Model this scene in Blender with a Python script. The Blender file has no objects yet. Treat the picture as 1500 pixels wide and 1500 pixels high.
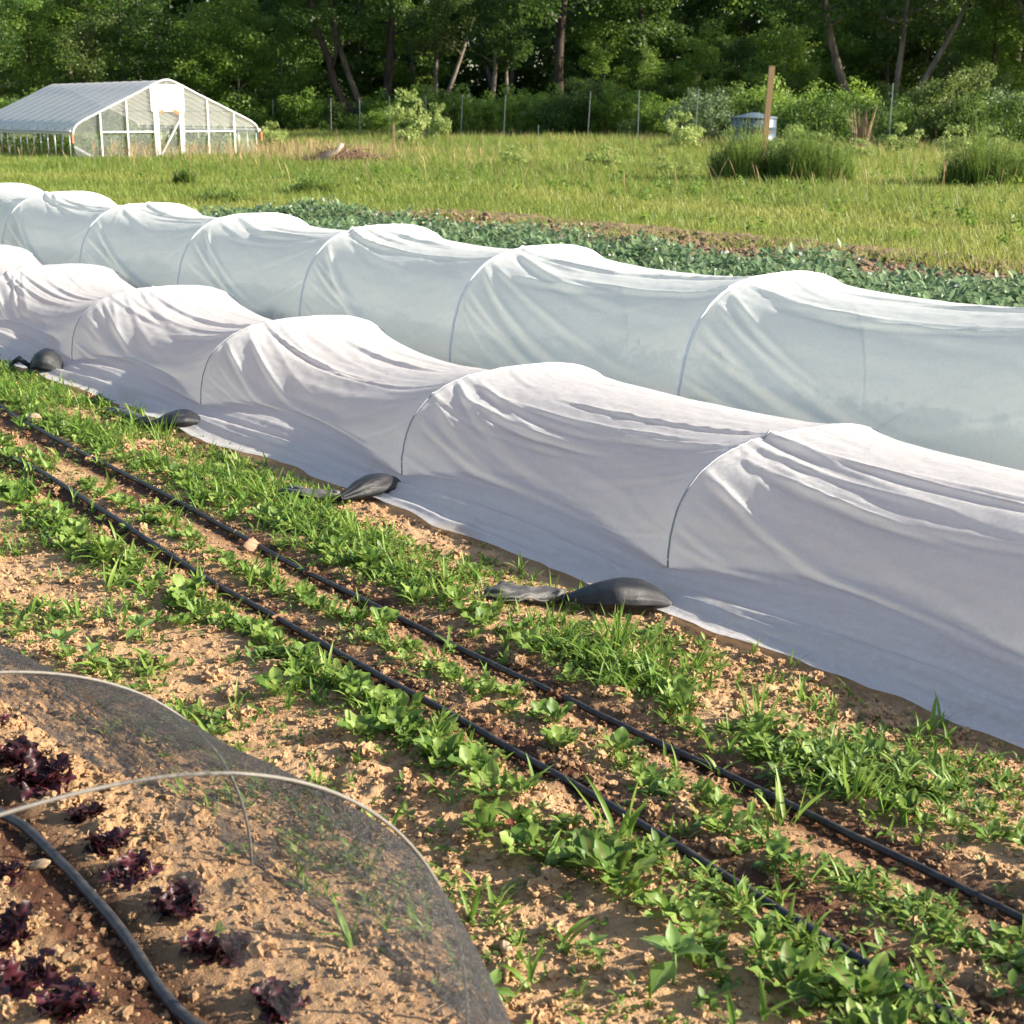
import bpy, math, random
import numpy as np

# ------------------------------------------------------------------ basics
SC = bpy.context.scene
COL = SC.collection
R = math.radians
rng = np.random.default_rng(7)
random.seed(7)

F, H = 2187.0, 1.75                      # focal length in photo pixels, eye height
PITCH = math.atan(590 / F)
CP, SP = math.cos(PITCH), math.sin(PITCH)


def ray(px, py):
    x, y = (px - 750) / F, (750 - py) / F
    return np.array([x, CP + y * SP, -SP + y * CP])


def at(px, py, z=0.0):                   # ground point seen in a photo pixel
    d = ray(px, py)
    return np.array([0, 0, H]) + d * (z - H) / d[2]


def col(px, dist):                       # ground point at a given distance in a photo column
    x = (px - 750) / F
    return np.array([x * dist * CP, dist, 0.0])


def on_row(px, py, u):                   # point of the vertical plane across the rows at u
    d = ray(px, py)
    t = u / (-.6 * d[0] + .8 * d[1])
    p = np.array([0, 0, H]) + t * d
    return .8 * p[0] + .6 * p[1], p[2]


def uw(p):
    return -.6 * p[0] + .8 * p[1], .8 * p[0] + .6 * p[1]


def XY(u, w):                            # row coordinates: u runs along the beds, w across them
    return -.6 * u + .8 * w, .8 * u + .6 * w


def uwz(u, w, z):
    u, w, z = np.broadcast_arrays(np.asarray(u, float), np.asarray(w, float), np.asarray(z, float))
    return np.stack([-.6 * u + .8 * w, .8 * u + .6 * w, z], -1)


def smooth(a, b, x):
    t = np.clip((np.asarray(x, float) - a) / (b - a), 0, 1)
    return t * t * (3 - 2 * t)


def vnoise(x, y, seed=0):                # value noise in [-1, 1]
    x, y = np.broadcast_arrays(np.asarray(x, float), np.asarray(y, float))
    xi, yi = np.floor(x).astype(np.int64), np.floor(y).astype(np.int64)
    fx, fy = x - xi, y - yi
    fx, fy = fx * fx * (3 - 2 * fx), fy * fy * (3 - 2 * fy)

    def h(i, j):
        n = (i * 374761393 + j * 668265263 + seed * 1442695041) & 0x7fffffff
        n = ((n ^ (n >> 13)) * 1274126177) & 0x7fffffff
        n = n ^ (n >> 16)
        return (n & 0xffff) / 32767.5 - 1
    a, b = h(xi, yi), h(xi + 1, yi)
    c, d = h(xi, yi + 1), h(xi + 1, yi + 1)
    return (a + (b - a) * fx) * (1 - fy) + (c + (d - c) * fx) * fy


def fbm(x, y, o=4, seed=0):
    s, a = 0, 1.0
    for k in range(o):
        s = s + a * vnoise(np.asarray(x) * 2 ** k + 17.3 * k, np.asarray(y) * 2 ** k - 9.1 * k, seed + k)
        a *= .5
    return s / 1.9


# ------------------------------------------------------------------ mesh makers
def mesh(name, V, Fc, attr=None, smooth_shade=True):
    """V (n,3); Fc array (m,k) or list of such arrays; attr dict name -> (n,) or (n,3)"""
    V = np.asarray(V, np.float32)
    Fs = Fc if isinstance(Fc, list) else [Fc]
    Fs = [np.asarray(f, np.int32) for f in Fs if len(f)]
    me = bpy.data.meshes.new(name)
    me.vertices.add(len(V))
    me.vertices.foreach_set('co', V.ravel())
    loops = np.concatenate([f.ravel() for f in Fs])
    tot = np.concatenate([np.full(len(f), f.shape[1], np.int32) for f in Fs])
    start = np.concatenate([[0], np.cumsum(tot)[:-1]]).astype(np.int32)
    me.loops.add(len(loops))
    me.loops.foreach_set('vertex_index', loops)
    me.polygons.add(len(tot))
    me.polygons.foreach_set('loop_start', start)
    me.polygons.foreach_set('loop_total', tot)
    me.polygons.foreach_set('use_smooth', np.full(len(tot), smooth_shade, bool))
    for k, v in (attr or {}).items():
        v = np.asarray(v, np.float32)
        if v.ndim == 1:
            me.attributes.new(k, 'FLOAT', 'POINT').data.foreach_set('value', v)
        else:
            me.attributes.new(k, 'FLOAT_VECTOR', 'POINT').data.foreach_set('vector', v.ravel())
    me.update(calc_edges=True)
    return me


def link(name, me, mat=None, parent=None):
    o = bpy.data.objects.new(name, me)
    COL.objects.link(o)
    if mat is not None and me is not None:
        for m in (mat if isinstance(mat, (list, tuple)) else [mat]):
            if m.name not in me.materials:
                me.materials.append(m)
    if parent is not None:
        o.parent = parent
    return o


def tag(o, label=None, cat=None, group=None, kind=None):
    if label: o['label'] = label
    if cat: o['category'] = cat
    if group: o['group'] = group
    if kind: o['kind'] = kind
    return o


def empty(name, loc, rz=0.0):
    o = bpy.data.objects.new(name, None)
    o.empty_display_size = .1
    COL.objects.link(o)
    o.location = [float(a) for a in loc]
    o.rotation_euler = (0, 0, rz)
    return o


def copy_thing(o, parent=None):
    c = o.copy()
    COL.objects.link(c)
    c.parent = parent
    for ch in list(o.children):
        copy_thing(ch, c)
    return c


class MB:
    """collects shapes into one mesh"""
    def __init__(s):
        s.V, s.F, s.n = [], {}, 0
        s.T = []

    def add(s, V, Fc, t=0.0):
        V = np.asarray(V, float).reshape(-1, 3)
        for f in (Fc if isinstance(Fc, list) else [Fc]):
            f = np.asarray(f, np.int64)
            if len(f):
                s.F.setdefault(f.shape[1], []).append(f + s.n)
        s.V.append(V)
        s.T.append(np.full(len(V), t))
        s.n += len(V)
        return s

    def tube(s, P, r, k=8, cap=True, t=0.0):
        P = np.asarray(P, float)
        n = len(P)
        r = np.broadcast_to(np.asarray(r, float), (n,))
        T = np.gradient(P, axis=0)
        T /= np.linalg.norm(T, axis=1, keepdims=True) + 1e-12
        ref = np.array([0, 0, 1.0]) if abs(T[:, 2]).mean() < .8 else np.array([1.0, 0, 0])
        A = np.cross(T, ref); A /= np.linalg.norm(A, axis=1, keepdims=True) + 1e-12
        B = np.cross(A, T)
        a = np.linspace(0, 2 * np.pi, k, endpoint=False)
        V = P[:, None] + r[:, None, None] * (A[:, None] * np.cos(a)[None, :, None] + B[:, None] * np.sin(a)[None, :, None])
        i, j = np.meshgrid(np.arange(n - 1), np.arange(k), indexing='ij')
        q = np.stack([i * k + j, (i + 1) * k + j, (i + 1) * k + (j + 1) % k, i * k + (j + 1) % k], -1).reshape(-1, 4)
        V = V.reshape(-1, 3)
        Fs = [q]
        if cap:
            V = np.vstack([V, P[:1], P[-1:]])
            c0, c1 = n * k, n * k + 1
            jj = np.arange(k)
            Fs.append(np.stack([np.full(k, c0), jj, (jj + 1) % k], -1))
            Fs.append(np.stack([np.full(k, c1), (n - 1) * k + (jj + 1) % k, (n - 1) * k + jj], -1))
        return s.add(V, Fs, t)

    def beam(s, a, b, wid, dep, up=(0, 0, 1), t=0.0):
        a, b = np.asarray(a, float), np.asarray(b, float)
        d = b - a; d /= np.linalg.norm(d)
        x = np.cross(d, up)
        if np.linalg.norm(x) < 1e-4: x = np.cross(d, (1, 0, 0))
        x /= np.linalg.norm(x); y = np.cross(x, d)
        x, y = x * wid / 2, y * dep / 2
        V = [p + sx * x + sy * y for p in (a, b) for sx, sy in ((-1, -1), (1, -1), (1, 1), (-1, 1))]
        return s.add(V, np.array([[0, 3, 2, 1], [4, 5, 6, 7], [0, 1, 5, 4], [1, 2, 6, 5], [2, 3, 7, 6], [3, 0, 4, 7]]), t)

    def grid(s, P, t=0.0):
        P = np.asarray(P, float)
        n, m = P.shape[:2]
        i, j = np.meshgrid(np.arange(n - 1), np.arange(m - 1), indexing='ij')
        q = np.stack([i * m + j, (i + 1) * m + j, (i + 1) * m + j + 1, i * m + j + 1], -1).reshape(-1, 4)
        return s.add(P.reshape(-1, 3), q, t)

    def build(s, name, mat, parent=None, smooth_shade=False):
        V = np.vstack(s.V)
        me = mesh(name, V, [np.vstack(f) for f in s.F.values()], {'tint': np.concatenate(s.T)}, smooth_shade)
        return link(name, me, mat, parent)


def grid_faces(n, m):
    i, j = np.meshgrid(np.arange(n - 1), np.arange(m - 1), indexing='ij')
    return np.stack([i * m + j, (i + 1) * m + j, (i + 1) * m + j + 1, i * m + j + 1], -1).reshape(-1, 4)


def leaves(base, phi, th, bend, L, W, prof, fold=.25, twist=0.0, nac=3, wave=0.0, tint=None, g=None):
    """many leaf or blade strips at once; returns V, F, attr 'leaf' = (tint, along, across)"""
    g = g or rng
    base = np.asarray(base, float)
    N = len(base)
    f = lambda a: np.broadcast_to(np.asarray(a, float), (N,))
    phi, th, bend, L, W, twist = map(f, (phi, th, bend, L, W, twist))
    prof = np.asarray(prof, float)
    S = len(prof)
    s = np.linspace(0, 1, S)
    ang = th[:, None] + bend[:, None] * s
    ds = (L / (S - 1))[:, None]
    cr, cz = np.cos(ang) * ds, np.sin(ang) * ds
    r = np.concatenate([np.zeros((N, 1)), np.cumsum((cr[:, 1:] + cr[:, :-1]) / 2, 1)], 1)
    z = np.concatenate([np.zeros((N, 1)), np.cumsum((cz[:, 1:] + cz[:, :-1]) / 2, 1)], 1)
    c, sn = np.cos(phi)[:, None], np.sin(phi)[:, None]
    P = base[:, None] + np.stack([r * c, r * sn, z], -1)
    nr = np.stack([-np.sin(ang) * c, -np.sin(ang) * sn, np.cos(ang)], -1)
    sd = np.stack([-sn + 0 * r, c + 0 * r, 0 * r], -1)
    tw = (twist[:, None] * s)[..., None]
    sd, nr = sd * np.cos(tw) + nr * np.sin(tw), nr * np.cos(tw) - sd * np.sin(tw)
    a = np.linspace(-1, 1, nac)
    wv = (W[:, None] * prof[None])[..., None, None]
    ph = g.uniform(0, 6.28, (N, 1, 1))
    wav = wave * np.sin(s[None, :, None] * 17 + ph + np.sign(a)[None, None] * 1.3) * np.abs(a)[None, None]
    V = P[:, :, None] + sd[:, :, None] * (a[None, None, :, None] * wv) + nr[:, :, None] * (wv * (fold * np.abs(a)[None, None, :, None] + wav[..., None]))
    q = grid_faces(S, nac)
    Fc = (q[None] + (np.arange(N) * S * nac)[:, None, None]).reshape(-1, 4)
    tint = g.random(N) if tint is None else f(tint)
    at_ = np.stack(np.broadcast_arrays(tint[:, None, None], s[None, :, None], np.abs(a)[None, None]), -1).reshape(-1, 3)
    return V.reshape(-1, 3), Fc, at_


def merge(parts):
    V, Fq, A, n = [], {}, [], 0
    for v, f, a in parts:
        V.append(v); A.append(a)
        Fq.setdefault(f.shape[1], []).append(f + n)
        n += len(v)
    return np.vstack(V), [np.vstack(f) for f in Fq.values()], np.vstack(A)


# ------------------------------------------------------------------ materials
def new_mat(name):
    m = bpy.data.materials.new(name)
    m.use_nodes = True
    nt = m.node_tree
    nt.nodes.clear()
    return m, nt


class NT:
    def __init__(s, name):
        s.m, s.nt = new_mat(name)
        s.out = s.n('ShaderNodeOutputMaterial')

    def n(s, typ, **kw):
        nd = s.nt.nodes.new(typ)
        for k, v in kw.items():
            if k in nd.inputs.keys() if False else False: pass
            setattr(nd, k, v)
        return nd

    def l(s, a, b):
        s.nt.links.new(a, b)

    def val(s, sock, v):
        if isinstance(v, bpy.types.NodeSocket): s.l(v, sock)
        else: sock.default_value = v

    def coord(s, which='Object'):
        return s.n('ShaderNodeTexCoord').outputs[which]

    def geo_pos(s):
        return s.n('ShaderNodeNewGeometry').outputs['Position']

    def noise(s, vec, scale, detail=4, rough=.55, dist=0.0):
        nd = s.n('ShaderNodeTexNoise')
        s.l(vec, nd.inputs['Vector'])
        nd.inputs['Scale'].default_value = scale
        nd.inputs['Detail'].default_value = detail
        nd.inputs['Roughness'].default_value = rough
        nd.inputs['Distortion'].default_value = dist
        return nd.outputs['Fac']

    def scale(s, vec, v):
        nd = s.n('ShaderNodeMapping')
        s.l(vec, nd.inputs['Vector'])
        nd.inputs['Scale'].default_value = v
        return nd.outputs['Vector']

    def rot(s, vec, rz):
        nd = s.n('ShaderNodeMapping')
        s.l(vec, nd.inputs['Vector'])
        nd.inputs['Rotation'].default_value = (0, 0, rz)
        return nd.outputs['Vector']

    def ramp(s, fac, stops):
        nd = s.n('ShaderNodeValToRGB')
        el = nd.color_ramp.elements
        while len(el) < len(stops): el.new(.5)
        for e, (p, c) in zip(el, stops):
            e.position = p
            e.color = (*c, 1) if not isinstance(c, (int, float)) else (c, c, c, 1)
        s.l(fac, nd.inputs['Fac'])
        return nd.outputs['Color']

    def math(s, op, a, b=0.0, clamp=False):
        nd = s.n('ShaderNodeMath')
        nd.operation = op
        nd.use_clamp = clamp
        s.val(nd.inputs[0], a); s.val(nd.inputs[1], b)
        return nd.outputs[0]

    def mix(s, fac, a, b, mode='MIX'):
        nd = s.n('ShaderNodeMix')
        nd.data_type = 'RGBA'
        nd.blend_type = mode
        s.val(nd.inputs['Factor'], fac)
        s.val(nd.inputs['A'] if False else nd.inputs[6], a if isinstance(a, bpy.types.NodeSocket) else (*a, 1))
        s.val(nd.inputs[7], b if isinstance(b, bpy.types.NodeSocket) else (*b, 1))
        return nd.outputs[2]

    def attr(s, name, out='Fac'):
        nd = s.n('ShaderNodeAttribute')
        nd.attribute_name = name
        return nd.outputs[out]

    def bump(s, h, strength=.5, dist=.01):
        nd = s.n('ShaderNodeBump')
        nd.inputs['Strength'].default_value = strength
        nd.inputs['Distance'].default_value = dist
        s.l(h, nd.inputs['Height'])
        return nd.outputs['Normal']

    def pbr(s, base, rough=.8, spec=.3, metal=0.0, normal=None):
        nd = s.n('ShaderNodeBsdfPrincipled')
        s.val(nd.inputs['Base Color'], base if isinstance(base, bpy.types.NodeSocket) else (*base, 1))
        s.val(nd.inputs['Roughness'], rough)
        s.val(nd.inputs['Specular IOR Level'], spec)
        s.val(nd.inputs['Metallic'], metal)
        if normal is not None: s.l(normal, nd.inputs['Normal'])
        return nd.outputs[0]

    def transl(s, c, normal=None):
        nd = s.n('ShaderNodeBsdfTranslucent')
        s.val(nd.inputs['Color'], c if isinstance(c, bpy.types.NodeSocket) else (*c, 1))
        if normal is not None: s.l(normal, nd.inputs['Normal'])
        return nd.outputs[0]

    def transp(s, c=(1, 1, 1)):
        nd = s.n('ShaderNodeBsdfTransparent')
        nd.inputs['Color'].default_value = (*c, 1)
        return nd.outputs[0]

    def mixs(s, fac, a, b):
        nd = s.n('ShaderNodeMixShader')
        s.val(nd.inputs[0], fac)
        s.l(a, nd.inputs[1]); s.l(b, nd.inputs[2])
        return nd.outputs[0]

    def done(s, sh):
        s.l(sh, s.out.inputs['Surface'])
        return s.m


def leaf_mat(name, dark, mid, light, rough=.42, tr=.35, vein=None, stem=None, spec=.35, objvar=.18):
    """leaf: colour by leaf tint, pale midrib, translucent"""
    t = NT(name)
    sep = t.n('ShaderNodeSeparateXYZ')
    t.l(t.attr('leaf', 'Vector'), sep.inputs[0])
    oi = t.n('ShaderNodeObjectInfo').outputs['Random']
    k = t.math('ADD', sep.outputs[0], t.math('MULTIPLY', t.math('SUBTRACT', oi, .5), objvar * 2))
    c = t.ramp(k, [(.05, dark), (.5, mid), (.95, light)])
    pos = t.geo_pos()
    c = t.mix(t.math('MULTIPLY', t.noise(pos, 40, 2), .35), c, dark)
    if vein is not None:
        c = t.mix(t.math('MULTIPLY', t.math('LESS_THAN', sep.outputs[2], .2), .45), c, vein)
    if stem is not None:
        c = t.mix(t.math('LESS_THAN', sep.outputs[1], .3), c, stem)
    lt = t.mix(.5, c, light)
    return t.done(t.mixs(tr, t.pbr(c, rough, spec), t.transl(lt)))


def simple(name, c, rough=.6, spec=.4, metal=0.0, var=.15, scale=30.0, bump=0.0):
    t = NT(name)
    pos = t.coord('Object')
    n = t.noise(pos, scale, 4)
    c2 = tuple(max(0, x * (1 - var * 2)) for x in c)
    cc = t.mix(n, c, c2)
    nm = t.bump(n, bump, .005) if bump else None
    return t.done(t.pbr(cc, rough, spec, metal, nm))


# ------------------------------------------------------------------ camera, sun, sky
cam = bpy.data.cameras.new('camera')
co = bpy.data.objects.new('camera', cam)
COL.objects.link(co)
co.location = (0, 0, H)
co.rotation_euler = (math.pi / 2 - PITCH, 0, 0)
cam.sensor_fit = 'HORIZONTAL'
cam.sensor_width = 36
cam.lens = F / 1500 * 36
cam.clip_start, cam.clip_end = .05, 3000
cam.dof.use_dof = True
cam.dof.focus_distance = 6.2
cam.dof.aperture_fstop = 8.0
SC.camera = co

SUN_EL = R(24)
SUN_AZ = np.array([1.0, -.10]); SUN_AZ /= np.linalg.norm(SUN_AZ)     # horizontal direction towards the sun
sun = bpy.data.lights.new('sun', 'SUN')
sun.energy = 5.0
sun.angle = R(.5)
sun.color = (1.0, .91, .77)
so = bpy.data.objects.new('sun', sun)
COL.objects.link(so)
so.rotation_euler = (math.pi / 2 - SUN_EL, 0, math.atan2(SUN_AZ[1], SUN_AZ[0]) + math.pi / 2)

world = bpy.data.worlds.new('World')
SC.world = world
world.use_nodes = True
wn = world.node_tree
bg = wn.nodes.get('Background') or wn.nodes.new('ShaderNodeBackground')
sky = wn.nodes.new('ShaderNodeTexSky')
sky.sky_type = 'NISHITA'
sky.sun_disc = False
sky.sun_elevation = SUN_EL
sky.sun_rotation = math.atan2(SUN_AZ[0], SUN_AZ[1])
sky.air_density, sky.dust_density, sky.ozone_density = 1.0, 1.5, 1.0
wn.links.new(sky.outputs[0], bg.inputs['Color'])
bg.inputs['Strength'].default_value = .095
SC.view_settings.view_transform = 'Standard'
SC.view_settings.look = 'None'
SC.view_settings.exposure = 1.46
SC.view_settings.gamma = 1
SC.cycles.use_denoising = True
SC.cycles.max_bounces = 8
SC.cycles.transparent_max_bounces = 24
SC.cycles.transmission_bounces = 6
SC.cycles.diffuse_bounces = 3

# ------------------------------------------------------------------ ground and soil
def make_ground():
    t = NT('meadow_earth')
    pos = t.geo_pos()
    n1 = t.noise(pos, .35, 5, .6)
    n2 = t.noise(pos, 9, 4, .6)
    c = t.ramp(n1, [(.3, (.10, .12, .035)), (.55, (.16, .17, .05)), (.75, (.2, .16, .08))])
    c = t.mix(t.math('MULTIPLY', n2, .6), c, (.06, .07, .02))
    m = t.done(t.pbr(c, .95, .1, 0, t.bump(n2, .6, .05)))
    x = np.concatenate([np.linspace(-900, -130, 12), np.linspace(-120, 120, 61), np.linspace(130, 900, 12)])
    X, Y = np.meshgrid(x, x + 60, indexing='ij')
    near = smooth(25, 60, np.hypot(X, Y))
    Z = -.09 + near * .05 * fbm(X * .05, Y * .05, 3, 5)
    V = np.stack([X, Y, Z], -1).reshape(-1, 3)
    tag(link('ground', mesh('ground', V, grid_faces(len(x), len(x))[:, ::-1]), m), kind='structure')


def soil_height(u, w):
    z = .012 * fbm(u * 1.3, w * 1.3, 3, 1)
    z = z + .030 * smooth(1.72, 2.1, w) * (1 - smooth(2.95, 3.3, w))          # planted bed a little proud
    z = z + .018 * (1 - smooth(1.3, 1.6, w))                                  # lettuce bed
    for c, s in ((2.655, .07), (2.29, .06), (1.05, .05)):                      # shallow trenches of the drip lines
        z = z - .018 * np.exp(-((w - c) / s) ** 2)
    return z


def soil_fine(u, w):
    b = np.abs(vnoise(u * 26, w * 26, 21)) * .6 + np.abs(vnoise(u * 55 + 3, w * 55, 22)) * .4
    big = np.clip(fbm(u * 9, w * 9, 2, 24) - .1, 0, 1)
    lump = .4 + .8 * smooth(-.3, .4, vnoise(u * 2.1, w * 3.1, 31))
    return .020 * lump * (.5 - b) + .032 * lump * big + .003 * vnoise(u * 110, w * 110, 25)


def make_soil():
    t = NT('garden_soil')
    pos = t.geo_pos()
    n1 = t.noise(pos, 2.2, 5, .6)
    n2 = t.noise(pos, 38, 5, .65)
    n3 = t.noise(pos, 190, 3, .6)
    c = t.ramp(n1, [(.3, (.39, .235, .115)), (.5, (.48, .31, .16)), (.72, (.55, .375, .205))])
    c = t.mix(t.math('MULTIPLY', n2, .75), c, (.28, .145, .07))
    c = t.mix(t.math('MULTIPLY', t.ramp(n3, [(.5, 0.), (.75, 1.)]), .35), c, (.6, .43, .28))
    wet = t.attr('moist')
    c = t.mix(wet, c, t.mix(n2, (.12, .052, .026), (.055, .024, .013)))
    h = t.math('ADD', t.math('MULTIPLY', n2, 1.0), t.math('MULTIPLY', n3, .5))
    m = t.done(t.pbr(c, t.math('SUBTRACT', .95, t.math('MULTIPLY', wet, .2)), .2, 0, t.bump(h, .8, .012)))
    us = [.9]
    while us[-1] < 17.5:
        us.append(us[-1] + .0075 + max(0, us[-1] - 3.0) * .0032)
    us = np.array(us)
    ws = np.concatenate([np.arange(-.9, .35, .06), np.arange(.35, 3.55, .0085), np.arange(3.55, 7.8, .08)])
    U, W = np.meshgrid(us, ws, indexing='ij')
    Z = soil_height(U, W) + soil_fine(U, W)
    edge = np.minimum(smooth(17.5, 16.0, U), np.minimum(smooth(7.8, 7.0, W), smooth(-.9, -.5, W)))
    Z = Z * edge - .12 * (1 - edge)
    wet = np.zeros_like(U)
    jit = .05 * fbm(U * 3, W * 3, 3, 41)
    for c0, s in ((2.675, .105), (2.32, .085), (1.03, .11)):
        k = np.exp(-((W - c0 + jit) / (s * (1 + .5 * vnoise(U * 1.7, W * 0 + c0, 43)))) ** 2)
        wet = np.maximum(wet, k * (.95 + .35 * vnoise(U * 4, W * 4, 44)) * 1.15)
    V = uwz(U, W, Z).reshape(-1, 3)
    tag(link('soil', mesh('soil', V, grid_faces(len(us), len(ws)), {'moist': np.clip(wet, 0, 1).ravel()}), m), kind='structure')
    return m


make_ground()
SOIL = make_soil()


def gz(u, w):
    return soil_height(u, w) + np.maximum(soil_fine(u, w), -.005)


def ico(sub):
    p = (1 + 5 ** .5) / 2
    V = np.array([[-1, p, 0], [1, p, 0], [-1, -p, 0], [1, -p, 0], [0, -1, p], [0, 1, p], [0, -1, -p], [0, 1, -p], [p, 0, -1], [p, 0, 1], [-p, 0, -1], [-p, 0, 1]], float)
    Fc = [[0, 11, 5], [0, 5, 1], [0, 1, 7], [0, 7, 10], [0, 10, 11], [1, 5, 9], [5, 11, 4], [11, 10, 2], [10, 7, 6], [7, 1, 8], [3, 9, 4], [3, 4, 2], [3, 2, 6], [3, 6, 8], [3, 8, 9], [4, 9, 5], [2, 4, 11], [6, 2, 10], [8, 6, 7], [9, 8, 1]]
    V = list(V / np.linalg.norm(V[0]))
    for _ in range(sub):
        mid, nf = {}, []
        def m(a, b):
            k = (min(a, b), max(a, b))
            if k not in mid:
                v = V[a] + V[b]; V.append(v / np.linalg.norm(v)); mid[k] = len(V) - 1
            return mid[k]
        for a, b, c in Fc:
            x, y, z = m(a, b), m(b, c), m(c, a)
            nf += [[a, x, z], [b, y, x], [c, z, y], [x, y, z]]
        Fc = nf
    return np.array(V), np.array(Fc)


def scatter_lumps(u, w, z, r, sub, g, sq=.75):
    """irregular crumbs, all different"""
    V0, F0 = ico(sub)
    N, k = len(u), len(V0)
    sc = r[:, None, None] * (1 + .28 * g.standard_normal((N, k, 1)).clip(-1.3, 1.3)) * g.uniform(.7, 1.25, (N, 1, 3)) * np.array([1, 1, sq])
    a = g.uniform(0, 6.28, N)
    c, s = np.cos(a)[:, None], np.sin(a)[:, None]
    L = V0[None] * sc
    x, y = L[..., 0] * c - L[..., 1] * s, L[..., 0] * s + L[..., 1] * c
    P = uwz(u, w, z)[:, None] + np.stack([x, y, L[..., 2]], -1)
    Fc = (F0[None] + (np.arange(N) * k)[:, None, None]).reshape(-1, 3)
    return P.reshape(-1, 3), Fc


def wet_at(u, w):
    k = 0
    for c0, s in ((2.665, .08), (2.30, .065), (1.03, .09)):
        k = np.maximum(k, np.exp(-((w - c0) / s) ** 2))
    return k


def make_clods():
    g = np.random.default_rng(11)
    VV, FF, MM, n = [], [], [], 0
    for N, r0, r1, sub, umax in ((46000, .003, .008, 0, 7.5), (17000, .006, .015, 1, 10), (1900, .012, .030, 2, 10)):
        # nearer ground gets more crumbs
        u = 1.2 + (umax - 1.2) * g.random(N) ** 1.7
        w = g.uniform(.3, 3.45, N)
        d = vnoise(u * 2.1, w * 3.1, 31) * .6 + vnoise(u * 5, w * 5, 33) * .5
        keep = d > g.uniform(-1.2, .55, N)
        u, w = u[keep], w[keep]
        r = r0 + (r1 - r0) * g.random(len(u)) ** 2
        P, Fc = scatter_lumps(u, w, gz(u, w) + r * .25, r, sub, g)
        k = len(P) // len(u)
        VV.append(P); FF.append(Fc + n); n += len(P)
        MM.append(np.repeat(wet_at(u, w) * g.uniform(.4, 1, len(u)), k))
    o = link('soil_crumbs', mesh('soil_crumbs', np.vstack(VV), np.vstack(FF), {'moist': np.concatenate(MM)}, False), SOIL)
    tag(o, kind='stuff', label='crumbly tan soil clods strewn over the beds and paths', cat='soil')


make_clods()

# ------------------------------------------------------------------ draped tunnels
def drape(us, pin_cols, hoop_pts, slack_u, sag_v, skirt_rows, GRAV, steps=260, iters=5):
    """relaxes a cloth hung over hoops: us columns, hoop_pts (nv,2) section (w,z) at a hoop"""
    nu, nv = len(us), len(hoop_pts)
    X = np.zeros((nu, nv, 3))
    X[..., 0] = us[:, None]
    X[..., 1] = hoop_pts[None, :, 0]
    X[..., 2] = hoop_pts[None, :, 1]
    im = np.ones((nu, nv))
    im[pin_cols] = 0
    im[:, skirt_rows] = 0
    im[0] = im[-1] = 0
    du = np.diff(us)[:, None] * (1 + slack_u[:-1])
    dv = np.linalg.norm(np.diff(hoop_pts, axis=0), axis=1)[None] * (1 - sag_v[:, None])
    dd = np.sqrt(np.diff(us)[:, None] ** 2 + np.linalg.norm(np.diff(hoop_pts, axis=0), axis=1)[None] ** 2)
    V = np.zeros_like(X)
    imx = im[..., None]

    def proj(a, b, rest, stiff, comp):
        d = X[b] - X[a]
        L = np.sqrt((d * d).sum(-1)) + 1e-9
        wa, wb = im[a], im[b]
        e = L - rest
        e = np.where(e < 0, e * comp, e)
        k = stiff * e / L / np.maximum(wa + wb, 1e-9) * ((wa + wb) > 0)
        c = d * k[..., None]
        X[a] += c * wa[..., None]
        X[b] -= c * wb[..., None]
    S = slice
    for st in range(steps):
        V *= .96
        V[..., 2] -= GRAV * .012
        old = X.copy()
        X += V * .012 * imx
        for _ in range(iters):
            for p in (0, 1):
                m = (nu - 1 - p + 1) // 2
                proj((S(p, p + 2 * m - 1, 2),), (S(p + 1, p + 2 * m, 2),), du[p::2][:m], 1.0, .35)
                m = (nv - 1 - p + 1) // 2
                proj((S(None), S(p, p + 2 * m - 1, 2)), (S(None), S(p + 1, p + 2 * m, 2)), dv[:, p::2][:, :m], 1.0, .25)
                m = (nu - 1 - p + 1) // 2
                proj((S(p, p + 2 * m - 1, 2), S(0, -1)), (S(p + 1, p + 2 * m, 2), S(1, None)), dd[p::2][:m], .25, .1)
                proj((S(p, p + 2 * m - 1, 2), S(1, None)), (S(p + 1, p + 2 * m, 2), S(0, -1)), dd[p::2][:m], .25, .1)
            # light bending: pull towards neighbour average
            lap = (X[2:, 1:-1] + X[:-2, 1:-1] + X[1:-1, 2:] + X[1:-1, :-2]) / 4 - X[1:-1, 1:-1]
            X[1:-1, 1:-1] += .06 * lap * imx[1:-1, 1:-1]
            X[..., 2] = np.maximum(X[..., 2], .012)
        V = (X - old) / .012
    return X


def refine(X, k, axis):
    X = np.moveaxis(X, axis, 0)
    n = len(X)
    t = np.linspace(0, n - 1, (n - 1) * k + 1)
    i = np.minimum(t.astype(int), n - 2)
    f = (t - i).reshape(-1, *([1] * (X.ndim - 1)))
    p0, p1, p2, p3 = X[np.maximum(i - 1, 0)], X[i], X[i + 1], X[np.minimum(i + 2, n - 1)]
    Y = .5 * (2 * p1 + (p2 - p0) * f + (2 * p0 - 5 * p1 + 4 * p2 - p3) * f ** 2 + (3 * p1 - p0 - 3 * p2 + p3) * f ** 3)
    return np.moveaxis(Y, 0, axis)


def hoop_section(w0, half, h, p, n):
    """evenly spaced points over a hoop from its near foot to its far foot"""
    a = np.linspace(0, np.pi, 4001)
    c, s = np.cos(a), np.sin(a)
    w = w0 + half - half * np.sign(c) * np.abs(c) ** (2 / p)
    z = h * np.abs(s) ** (2 / p)
    L = np.concatenate([[0], np.cumsum(np.hypot(np.diff(w), np.diff(z)))])
    q = np.linspace(0, L[-1], n)
    return np.stack([np.interp(q, L, w), np.interp(q, L, z)], 1), L[-1]


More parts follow.
